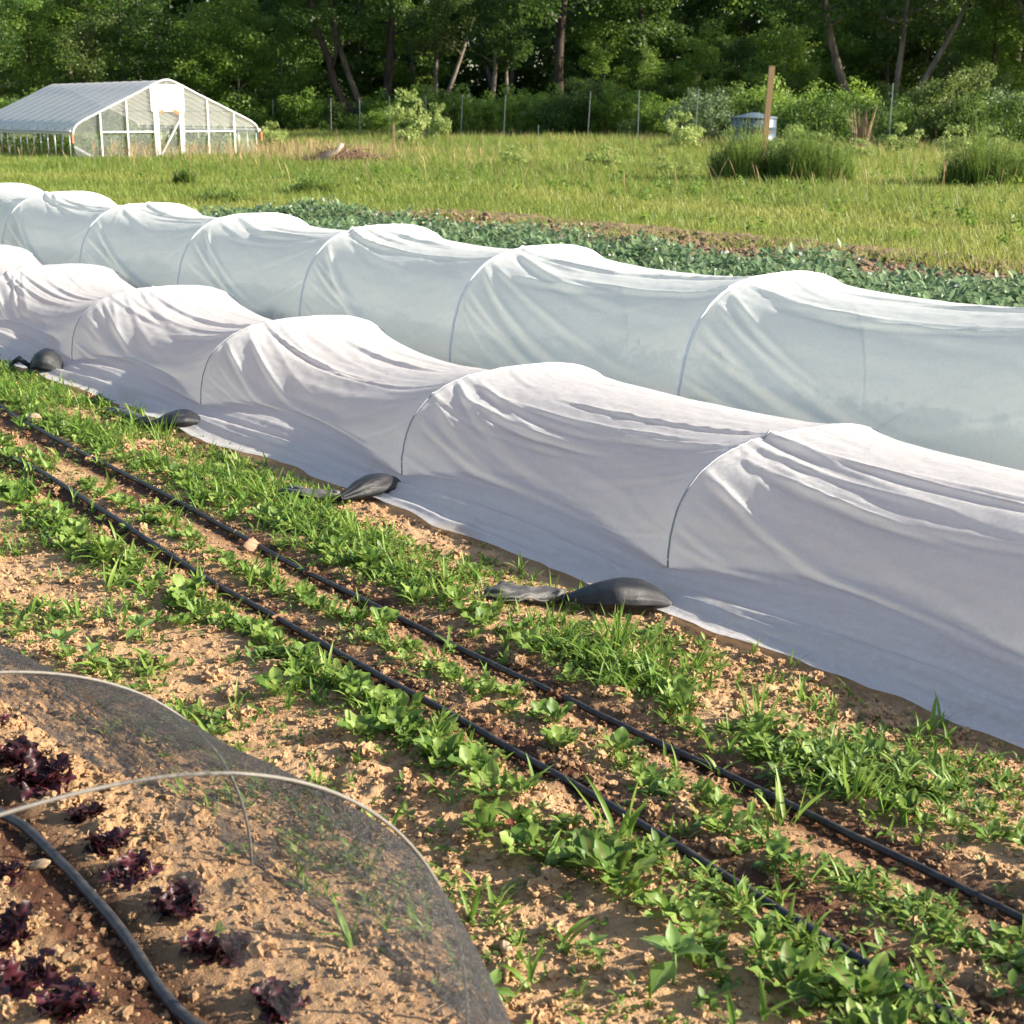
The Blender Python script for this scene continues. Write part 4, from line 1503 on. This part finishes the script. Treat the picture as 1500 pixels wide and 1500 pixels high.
def wood():
    g = np.random.default_rng(808)
    # trunks one can point to: px, distance, proto, scale, rotation, tilt, label
    for px, dd, pr, s, rz, tl, lab in [
            (560, 1, 0, 1.0, .3, (0, .02), 'thick dark straight trunk left of the middle of the wood'),
            (815, 0, 0, 1.02, 2.1, (0, -.03), 'thick dark trunk with broken side branch at the centre of the wood'),
            (548, 3, 2, .95, 1.0, (0, -.20), 'pale trunk leaning behind the thick dark straight trunk'),
            (632, 5, 1, .9, 4.0, (0, 0), 'twin stemmed grey tree between the two thick dark trunks'),
            (712, 1, 2, .72, 2.6, (0, .05), 'slender pale forked tree left of the centre trunk'),
            (745, 3, 2, .66, 5.1, (0, -.06), 'second slender pale tree close to the centre trunk'),
            (1268, 0, 2, 1.05, .8, (0, -.24), 'pale mottled trunk leaning left in the dark right part of the wood'),
            (1305, 2, 1, 1.0, 3.3, (0, -.08), 'dark twin trunk right of the leaning mottled trunk'),
            (945, 6, 0, .9, 5.0, (0, 0), 'reddish dark trunk in the shade behind the fence posts')]:
        plant_tree(TALL[pr], col(px, edge_dist(px) + dd), rz, s, lab, 'tree', 'tall trees of the wood', tl)
    # dark limb that leans across to the left
    r = empty('leaning_tree', col(537, edge_dist(537) - 1))
    tag(r, 'crooked dark tree leaning far left over the undergrowth', 'tree')
    MB().tube([[0, 0, -.2], [-.6, .1, 1.0], [-1.7, .2, 2.3], [-2.3, .1, 3.6], [-2.5, 0, 5.0], [-3.3, .1, 7.0], [-3.8, .2, 9.6], [-4.0, .2, 12.5]], [.34, .31, .29, .27, .25, .22, .18, .10], 10).tube(
        [[-2.4, 0, 4.2], [-2.0, -.2, 5.6], [-2.2, -.3, 7.6]], [.15, .11, .06], 8).build('trunk', BARK['dark'], r, True)
    gg = np.random.default_rng(4)
    V, Fc, A = cloud(gg, np.array([-3.9, 0, 12]) + gg.standard_normal((40, 3)) * [1.8, 1.8, 1.3], gg.uniform(.6, 1.2, 40), 90, .24, .6)
    link('crown', mesh('crown', V, Fc, {'leaf': A}), CROWN[0], r)
    zones = [(-60, 470, 'behind the greenhouse'), (460, 880, 'behind the middle of the fence'), (880, 1530, 'in the shaded right part of the wood')]
    for a, b, where in zones:
        px = a
        while px < b:                               # leafy young trees of the front
            D = edge_dist(px) + g.uniform(1, 7)
            k = g.integers(4)
            if not (b < 900 and a > 400 and g.random() < .85) and not (px > 1180 and px < 1340):
                plant_tree(YOUNG[k], col(px, D), g.uniform(0, 6.28), g.uniform(.7, 1.05) * (1.15 if px < 460 else .75 if px < 900 else .9), 'leafy young tree with low crown ' + where, 'tree', 'young trees ' + where)
            px += g.uniform(48, 80)
        px = a
        while px < b:                               # second rank
            if not (460 < px < 880 and g.random() < .4): plant_tree(YOUNG[g.integers(4)], col(px, edge_dist(px) + g.uniform(12, 20)), g.uniform(0, 6.28), g.uniform(.95, 1.4), 'taller tree of the second rank ' + where, 'tree', 'second rank trees ' + where)
            px += g.uniform(55, 85)
        px = a
        while px < b:                               # tall trees deeper in
            plant_tree(TALL[g.integers(3)], col(px, edge_dist(px) + g.uniform(18, 32)), g.uniform(0, 6.28), g.uniform(.8, 1.15), 'tall tree deep in the wood ' + where, 'tree', 'deep tall trees ' + where)
            px += g.uniform(80, 130)
        px = a
        while px < b:                               # bushes between fence and wood
            y = 52 / (.8 * (px - 750) / F * CP + .6)
            if edge_dist(px) - y > 9 and px > 330:
                k = g.choice(5, p=[.26, .30, .18, .08, .18])
                plant_tree(BUSH[k], col(px, g.uniform(y + 1.5, min(edge_dist(px) - 3, y + 13))), g.uniform(0, 6.28), g.uniform(.8, 1.4), ['blue green rounded shrub ', 'bright green leafy shrub ', 'dark green spreading shrub ', 'pale leaved shrub ', 'tall olive green shrub '][k] + where, 'shrub', 'shrubs ' + where)
            px += g.uniform(16, 34)
        px = a
        while px < b:                               # undergrowth along the edge
            D = edge_dist(px) + g.uniform(-3.5, 2.5)
            k = g.choice(5, p=[.24, .26, .2, .1, .2])
            plant_tree(BUSH[k], col(px, D), g.uniform(0, 6.28), g.uniform(.75, 1.35), ['blue green rounded shrub ', 'bright green leafy shrub ', 'dark green spreading shrub ', 'pale leaved shrub ', 'tall olive green shrub '][k] + where, 'shrub', 'shrubs ' + where)
            px += g.uniform(22, 40)
    for i in range(9):                              # unseen trees added off to the right to shade the wood's right half
        plant_tree(TALL[i % 2], [31 + 3.1 * i + g.uniform(-1, 1), 86 + (i * 7) % 24, 0], g.uniform(0, 6.28), g.uniform(.95, 1.2), 'unseen tall tree added right of the wood for its shade', 'tree', 'unseen tall trees added to shade the wood')
    # the wood goes on behind: one mass
    N = 5200
    px = g.uniform(-320, 1850, N)
    D = np.array([edge_dist(p) for p in px]) + g.uniform(24, 60, N)
    cen = np.stack([(px - 750) / F * D * CP, D, 21 * g.random(N) ** 1.25], 1)
    V, Fc, A = cloud(g, cen, g.uniform(1.3, 2.5, N), 46, .7, .7, .4)
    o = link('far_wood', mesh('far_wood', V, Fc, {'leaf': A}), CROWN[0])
    tag(o, 'deep shaded mass of the wood behind the front trees', 'wood', kind='stuff')
    # undergrowth mat under the trees
    N = 1300
    px = g.uniform(-200, 1750, N)
    D = np.array([edge_dist(p) for p in px]) + g.uniform(-4, 30, N)
    cen = np.stack([(px - 750) / F * D * CP, D, g.uniform(.1, .9, N)], 1)
    V, Fc, A = cloud(g, cen, g.uniform(.5, 1.0, N), 60, .16, .6, .6)
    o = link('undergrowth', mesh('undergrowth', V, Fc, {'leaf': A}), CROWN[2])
    tag(o, 'low tangled undergrowth on the floor of the wood', 'undergrowth', kind='stuff')


wood()


# ------------------------------------------------------------------ single shrubs and clumps in the meadow
def meadow_plants():
    g = np.random.default_rng(99)
    for px, D, s, lab in [(595, 78, 1.3, 'tall pale leaved sapling right of the brush pile, catching the sun'),
                          (885, 44, .62, 'pale leaved milkweed clump standing in the meadow right of centre'),
                          (752, 47, .55, 'small pale leaved clump in the meadow below the short fence post'),
                          (975, 42, .42, 'lowest pale leaved plant between two meadow clumps'),
                          (1012, 41, .36, 'tiny pale leaved plant left of the tall green clumps'),
                          (1165, 47, .95, 'pale leaved shrub directly right of the wooden post'),
                          (1205, 46, .80, 'pale leaved shrub above the right tall green clump'),
                          (1108, 48, .75, 'pale leaved shrub just left of the wooden post'),
                          (1262, 52, .62, 'pale leaved shrub under the dead reeds'),
                          (1320, 55, .95, 'pale leaved shrub at the foot of the last tall fence post'),
                          (1405, 55, .9, 'broad pale leaved shrub right of the last fence post'),
                          (1455, 56, .85, 'pale leaved shrub near the right edge of the meadow'),
                          (398, 70, .9, 'pale leaved shrub at the right corner of the greenhouse'),
                          (640, 84, 1.0, 'pale leaved shrub behind the fence near the sapling'),
                          (1000, 62, 1.2, 'pale leaved shrub between fence posts left of the tank')]:
        plant_tree(BUSH[3], col(px, D), g.uniform(0, 6.28), s, lab, 'shrub', 'pale leaved shrubs of the meadow', zs=1.5 if 'sapling' in lab else 1.0)
    # tall green clumps of upright stems
    for i, (px, D, n, wd, h, lab) in enumerate([(1092, 38.5, 1200, .75, 1.3, 'left one of two tall dark green clumps before the wooden post'),
                                (1192, 38.0, 1500, .95, 1.3, 'right and wider one of two tall dark green clumps before the post'),
                                (1458, 35.5, 1200, 1.0, 1.4, 'dark green weed clump at the right edge of the meadow'),
                                (266, 37, 200, .3, .6, 'narrow dark weed clump in the meadow below the greenhouse'),
                                (458, 33, 260, .45, .5, 'dark weed clump at the left end of the pea band'),
                                (318, 30, 240, .5, .35, 'low dark weed clump close above the tall tunnel')]):
        gg = np.random.default_rng(700 + i)
        r = wd * np.sqrt(gg.random(n)); a = gg.uniform(0, 6.28, n)
        k = 7
        b0 = np.stack([r * np.cos(a) * 1.1, r * np.sin(a), 0 * r - .05], 1)
        hh = h * (1 - .5 * (r / wd) ** 2) * gg.uniform(.4, 1.15, n) * (1 + .42 * vnoise(b0[:, 0] * 3.5, b0[:, 1] * 3.5, i))
        st = leaves(b0, a + gg.normal(0, .6, n), 1.57 - .4 * gg.random(n) * (r / wd), gg.uniform(-.3, .1, n), hh, .007, [1, 1, .8, .3], 0, 0, 2, 0, None, gg)
        t = gg.uniform(.25, 1, (n, k))
        bb = (b0[:, None] + np.stack([0 * t, 0 * t, t * hh[:, None]], -1)).reshape(-1, 3)
        M = n * k
        lf = leaves(bb, gg.uniform(0, 6.28, M), gg.uniform(.1, 1.1, M), gg.uniform(-1.2, -.2, M), gg.uniform(.10, .22, M), gg.uniform(.008, .016, M), [.5, 1, .7, .05], .2, 0, 2, 0, None, gg)
        V, Fc, A = merge([st, lf])
        o = link('weed_clump', mesh('weed_clump', V, Fc, {'leaf': A}), LEAF['weed'])
        p = col(px, D)
        o.location = (p[0], p[1], -.06)
        tag(o, lab, 'weed clump', 'dark weed clumps in the meadow')
    # dead reeds
    gg = np.random.default_rng(5)
    n = 60
    r = .30 * np.sqrt(gg.random(n)); a = gg.uniform(0, 6.28, n)
    V, Fc, A = leaves(np.stack([r * np.cos(a), r * np.sin(a), 0 * r], 1), a, gg.uniform(1.35, 1.56, n), gg.uniform(-.25, .1, n), gg.uniform(1.0, 2.0, n), .009, [.8, .8, .7, 1.6, .4], 0, 0, 2, 0, None, gg)
    o = link('dead_reeds', mesh('dead_reeds', V, Fc, {'leaf': A}), simple('dead_reed_stalk', (.30, .21, .13), .8, .2))
    p = col(1264, 60); o.location = (p[0], p[1], 0)
    tag(o, 'clump of tall dry tan reeds left of the last fence post', 'reeds')


meadow_plants()

# ------------------------------------------------------------------ fence posts, wooden post, tank, brush pile
STEEL = simple('galvanised_post', (.50, .51, .50), .5, .4, .2, .2, 8)
SHORT = []
POSTS = [(366, 148, 'first fence post past the greenhouse corner'), (400, 146, 'second fence post past the greenhouse corner'),
         (439, 150, 'fence post before a grey green shrub, left of the brush pile'), (485, 143, 'fence post straight above the left end of the brush pile'),
         (527, 146, 'fence post above the pale log'), (571, 140, 'fence post above the right end of the brush pile'),
         (624, 140, 'fence post right of the sunlit sapling'), (678, 138, 'slightly slanted fence post under the slender pale trees'),
         (741, 139, 'slanted fence post left of the short post'), (789, 183, 'short fence post only half the height of the others'),
         (865, 134, 'slanted fence post right of the short post'), (936, 132, 'fence post halfway between short post and tank'),
         (1023, 130, 'slanted fence post nearest the tank on its left'), (1306, 122, 'last tall fence post, right of the dead reeds')]


def fence():
    for i, (px, ty, lab) in enumerate(POSTS):
        k = (px - 750) / F
        # row plane w = 52: solve .8x + .6y = 52 with x = k * depth
        y = 52 / (.8 * k * CP + .6)
        p = np.array([k * y * CP, y, 0])
        top = np.array([0, 0, H]) + ray(px, ty) * (y / ray(px, ty)[1])
        h = top[2]
        root = empty('fence_post', (p[0], p[1], 0))
        tag(root, lab + ', thin grey metal', 'fence post', 'metal posts of the field fence')
        ln = .12 * math.sin(px * 1.7)
        dx = (-.16 if 'slant' in lab else -.03)
        MB().beam([dx, 0, -.3], [0, 0, h], .048, .03).beam([dx, .022, -.3], [0, .022, h], .012, .03).build('post', STEEL, root)
        m = MB()
        for q in range(5):
            z = .4 + q * (h - .5) / 4
            m.beam([dx * (1 - z / h) - .03, -.02, z], [dx * (1 - z / h) + .03, -.02, z], .012, .012)
        m.build('clips', STEEL, root)


fence()
WOOD = NT('weathered_timber')
_n = WOOD.noise(WOOD.scale(WOOD.coord('Object'), (1, 1, .06)), 28, 5, .6)
WOOD = WOOD.done(WOOD.pbr(WOOD.mix(_n, (.52, .34, .18), (.30, .18, .09)), .75, .25, 0, WOOD.bump(_n, .4, .01)))
p = col(1119, 42)
r = empty('wooden_post', (p[0], p[1], 0))
tag(r, 'tall bare wooden post leaning slightly right in front of the tank', 'post')
MB().beam([0, 0, -.3], [.17, 0, 2.86], .15, .15, (0, 1, 0)).build('timber', WOOD, r)
MB().beam([.17, 0, 2.861], [.172, 0, 2.885], .152, .152, (0, 1, 0)).build('end_grain', simple('end_grain', (.30, .20, .12), .9), r)


def tank():
    p = col(1105, 66)
    r = empty('water_tank', (p[0], p[1], 0))
    tag(r, 'blue grey round water tank with shallow cone lid', 'tank')
    t = NT('blue_grey_plastic')
    n = t.noise(t.scale(t.coord('Object'), (1, 1, .3)), 3, 4, .6)
    m = t.done(t.pbr(t.mix(n, (.075, .105, .14), (.045, .062, .085)), .45, .4))
    z = np.array([-.1, .05, .45, .47, .53, .55, .95, .97, 1.03, 1.05, 1.32, 1.36])
    rad = np.array([.96, .96, .96, .975, .975, .96, .96, .975, .975, .96, .96, .93])
    MB().tube(np.stack([0 * z, 0 * z, z], 1), rad, 48).build('body', m, r, True)
    z = np.array([1.362, 1.40, 1.43, 1.54, 1.60, 1.62])
    lid = np.array([1.0, 1.01, .97, .42, .22, .05])
    MB().tube(np.stack([0 * z, 0 * z, z], 1), lid, 48).build('lid', simple('tank_lid', (.11, .145, .185), .5, .4), r, True)
    a = np.linspace(0, 2 * np.pi, 49)
    b = MB()
    b.tube(np.stack([.972 * np.cos(a[34:42]), .972 * np.sin(a[34:42]), .82 + 0 * a[34:42]], 1), .02, 6)
    b.build('red_hose', simple('red_rubber', (.35, .06, .04), .5), r, True)


tank()


def brush():
    g = np.random.default_rng(31)
    p = col(500, 51.5)
    r = empty('brush_pile', (p[0], p[1], 0))
    tag(r, 'pile of brown cut branches with a pale log on top', 'brush pile')
    m = MB()
    for i in range(520):
        a = g.uniform(0, 6.28); q = np.sqrt(g.random())
        x, y = 1.55 * q * math.cos(a), .8 * q * math.sin(a)
        z = .05 + .5 * (1 - q) * g.random() + .15 * g.random() * (x + 1.5) / 3
        L = g.uniform(.3, 1.1); b = g.uniform(0, 3.14); e = g.normal(.05, .3)
        d = np.array([math.cos(b) * math.cos(e), math.sin(b) * math.cos(e), math.sin(e)]) * L / 2
        c = np.array([x, y, z])
        m.tube([c - d, c + g.normal(0, .03, 3), c + d], [.010 + .012 * g.random(), .012, .005], 4)
    m.build('branches', simple('cut_branches', (.24, .15, .11), .9, .15, 0, .25, 4), r, True)
    MB().tube([[-.75, -.7, .10], [-.35, -.72, .30], [-.1, -.7, .42], [.08, -.68, .66]], [.09, .10, .085, .07], 10).build('log', simple('barkless_log', (.46, .38, .30), .8, .2, 0, .25, 9), r, True)
    p = col(575, 54)
    s = MB(); s.beam([0, 0, -.2], [.03, 0, 1.25], .06, .05, (0, 1, 0))
    o = s.build('wooden_stake', WOOD); o.location = (p[0], p[1], 0)
    tag(o, 'short tan wooden stake at the right end of the brush pile', 'stake')


brush()


# ------------------------------------------------------------------ greenhouse
def greenhouse():
    U0, W0, WD, LN = 54.9, 21.0, 7.6, 11.5
    x, y = XY(U0, W0)
    root = empty('greenhouse', (x, y, 0))
    tag(root, 'plastic covered greenhouse with white end wall frame, open low side and door', 'greenhouse')

    def L(a, w, z):                                   # a along the ridge, w across the gable
        a, w, z = np.broadcast_arrays(np.asarray(a, float), np.asarray(w, float), np.asarray(z, float))
        return np.stack([-.6 * a + .8 * w, .8 * a + .6 * w, z], -1)
    half = WD / 2
    k = [(0, 0), (0, .55), (.0, .85), (.05, 1.02), (.16, 1.16), (.36, 1.29), (.7, 1.45), (1.6, 1.86), (2.6, 2.31), (3.2, 2.60), (3.5, 2.73), (3.7, 2.79), (3.8, 2.80)]
    k = np.array(k + [(WD - a, b) for a, b in k[-2::-1]])
    S = np.concatenate([[0], np.cumsum(np.hypot(*np.diff(k, axis=0).T))])
    q = np.linspace(0, S[-1], 70)
    sec = np.stack([np.interp(q, S, k[:, 0]), np.interp(q, S, k[:, 1])], 1)
    # roof film, stretched over the bows with slack between them
    t = NT('roof_film')
    n = t.noise(t.scale(t.rot(t.coord('Object'), R(-53)), (1, .1, 1)), 5, 5, .6)
    c = t.mix(n, (.88, .87, .84), (.78, .77, .74))
    sh = t.mixs(.36, t.pbr(c, .4, .4), t.transl((.50, .47, .43)))
    film = t.done(t.mixs(.18, sh, t.transp()))
    t = NT('end_wall_film')
    n = t.noise(t.scale(t.coord('Object'), (3, 3, 14)), 2.2, 6, .7, 1.5)
    streak = t.ramp(n, [(.48, 0.), (.56, .5), (.62, .05), (.72, .35)])
    sh = t.mixs(.35, t.pbr((.38, .43, .41), .16, .6, 0, t.bump(n, .6, .05)), t.transl((.42, .44, .38)))
    endf = t.done(t.mixs(t.math('SUBTRACT', .80, t.math('MULTIPLY', streak, .6)), sh, t.transp()))
    roof = sec[(sec[:, 1] > .98)]
    al = np.linspace(-.02, LN, 150)
    ribs = np.linspace(0, LN, 13)
    dd = np.min(np.abs(al[:, None] - ribs), 1) / (LN / 24)
    cen = np.array([half, 1.0])
    sag = .035 * np.clip(dd, 0, 1)[:, None, None] * (cen - roof)[None] / 3
    RR = roof[None] + sag + .006 * (roof - cen)[None] / 3
    P = L(al[:, None], RR[..., 0], RR[..., 1] + .022)
    P[:, 0, 2] += -.06 + .03 * vnoise(al * 1.3, al * 0, 3)
    link('roof', mesh('roof', P.reshape(-1, 3), grid_faces(*P.shape[:2])), film, root)
    steel = simple('greenhouse_pipe', (.55, .56, .56), .4, .5, .3)
    white = simple('white_painted_frame', (.62, .63, .62), .5, .3, 0, .06)
    orange = simple('orange_stained_wood', (.48, .19, .08), .7, .3)
    for i, a in enumerate(ribs[1:]):
        MB().tube(L(a, sec[:, 0], sec[:, 1]), .024, 6).build('bow', steel, root, True)
    MB().tube(L(-.03, sec[:, 0], sec[:, 1] + .03), .038, 8).build('end_bow', white, root, True)
    for w_ in (1.3, 3.8, 6.3):
        z_ = float(np.interp(w_, sec[:, 0], sec[:, 1])) - .05
        MB().tube(L(np.array([0, LN]), w_, z_), .018, 6).build('purlin', steel, root, True)
    # end wall film: strip mesh under the bow line
    wv = np.linspace(.03, WD - .03, 60)
    zt = np.interp(wv, np.maximum.accumulate(sec[:, 0] + 1e-6 * np.arange(70)), sec[:, 1])
    P = np.stack([L(.02 + .03 * vnoise(wv * 2.2, wv * 0 + s * 3, 5), wv, zt * s) for s in np.linspace(0, .99, 16)], 1)
    link('end_film', mesh('end_film', P.reshape(-1, 3), grid_faces(*P.shape[:2])), endf, root)
    P = np.stack([L(LN, wv, zt * s) for s in (0, .99)], 1)
    link('back_film', mesh('back_film', P.reshape(-1, 3), grid_faces(60, 2)), endf, root)

    def wz(px, py):
        a, b = on_row(px, py, U0)
        return a - W0, b
    for px in (148, 187, 305, 343):
        w_ = wz(px, 200)[0]
        z_ = float(np.interp(w_, wv, zt))
        MB().beam(L(-.04, w_, -.1), L(-.04, w_, z_ - .02), .055, .05, (.6, -.8, 0)).build('stud', white, root)
    wl, wr = wz(227, 200)[0], wz(268, 200)[0]
    for w_ in (wl, wr):
        MB().beam(L(-.05, w_, -.1), L(-.05, w_, 2.0), .075, .07, (.6, -.8, 0)).build('stud', white, root)
    for a, b in ((wz(150, 200)[0], wl - .06), (wr + .06, wz(343, 200)[0])):
        MB().beam(L(-.042, a, .93), L(-.042, b, .93), .055, .055).build('rail', white, root)
    d = empty('door', (0, 0, 0)); d.parent = root
    m = MB()
    m.beam(L(-.07, wl + .12, .02), L(-.07, wl + .12, 1.78), .08, .05, (.6, -.8, 0)).beam(L(-.07, wr - .1, .02), L(-.07, wr - .1, 1.78), .08, .05, (.6, -.8, 0))
    m.beam(L(-.07, wl + .16, 1.74), L(-.07, wr - .14, 1.74), .05, .08)
    m.build('frame', white, d)
    MB().beam(L(-.1, wl + .2, .08), L(-.1, wr - .15, 1.35), .05, .06, (.6, -.8, 0)).build('brace', white, d)
    MB().beam(L(-.085, wl + .17, 1.62), L(-.085, wl + .36, 1.70), .04, .10).beam(L(-.085, wr - .36, 1.70), L(-.085, wr - .15, 1.60), .04, .12).build('gusset', orange, d)
    # white vent flap over the door
    va, vb = wz(221, 150)[0], wz(268, 150)[0]
    z1, z0 = wz(240, 124)[1], wz(240, 160)[1]
    aa, zz = np.meshgrid(np.linspace(va, vb, 22), np.linspace(z0, z1, 16), indexing='ij')
    P = L(-.10 - .02 * vnoise(aa * 5, zz * 1.2, 4) - .015 * vnoise(aa * 11, zz * 2, 8), aa + .012 * vnoise(zz * 4, aa, 3), zz)
    P2 = P + np.array([.6, -.8, 0]) * -.02
    o = link('vent_flap', mesh('vent_flap', P.reshape(-1, 3), grid_faces(22, 16)), simple('white_canvas', (.74, .74, .74), .8, .1, 0, .05), root)
    MB().beam(L(-.06, va - .02, z0 - .05), L(-.06, vb + .02, z0 - .05), .06, .06).beam(L(-.06, va - .02, z0 - .05), L(-.06, va - .02, z1), .05, .05, (.6, -.8, 0)).build('vent_frame', white, root)
    for w_ in (.0, WD):
        s = -1 if w_ == 0 else 1
        MB().beam(L(-.12, w_ + s * .05, .55), L(-.12, w_ + s * .05, .90), .07, .10, (.6, -.8, 0)).build('corner_block', orange, root)
    MB().beam(L(-.05, .02, .42), L(-.45, .72, -.05), .05, .07).build('skirt_brace', white, root)
    # side: posts, hip rail and rolled film
    for w_ in (-.02, WD + .02):
        for a in np.linspace(.25, LN, 16):
            MB().tube(L(a, w_, np.array([-.1, 1.0])), .022, 6).build('side_post', steel, root, True)
        MB().tube(L(np.array([0, LN]), w_ - .05 * (1 if w_ < 1 else -1), .96), .045, 8).build('rolled_film', film, root, True)
        MB().beam(L(0, w_, .90), L(LN, w_, .90), .04, .10).build('hip_rail', steel, root)
    # crop inside
    g = np.random.default_rng(12)
    n = 150
    cen = L(g.uniform(.6, 11, n), g.choice([.9, 2.4, 5.2, 6.7], n) + .2 * g.standard_normal(n), g.uniform(.1, .75, n))
    V, Fc, A = cloud(g, cen, g.uniform(.25, .45, n), 60, .13, .9)
    o = link('greenhouse_crop', mesh('greenhouse_crop', V, Fc, {'leaf': A}), CROWN[1])
    o.location = (x, y, 0)
    tag(o, 'rows of green plants growing inside the greenhouse', 'crop', kind='stuff')


greenhouse()
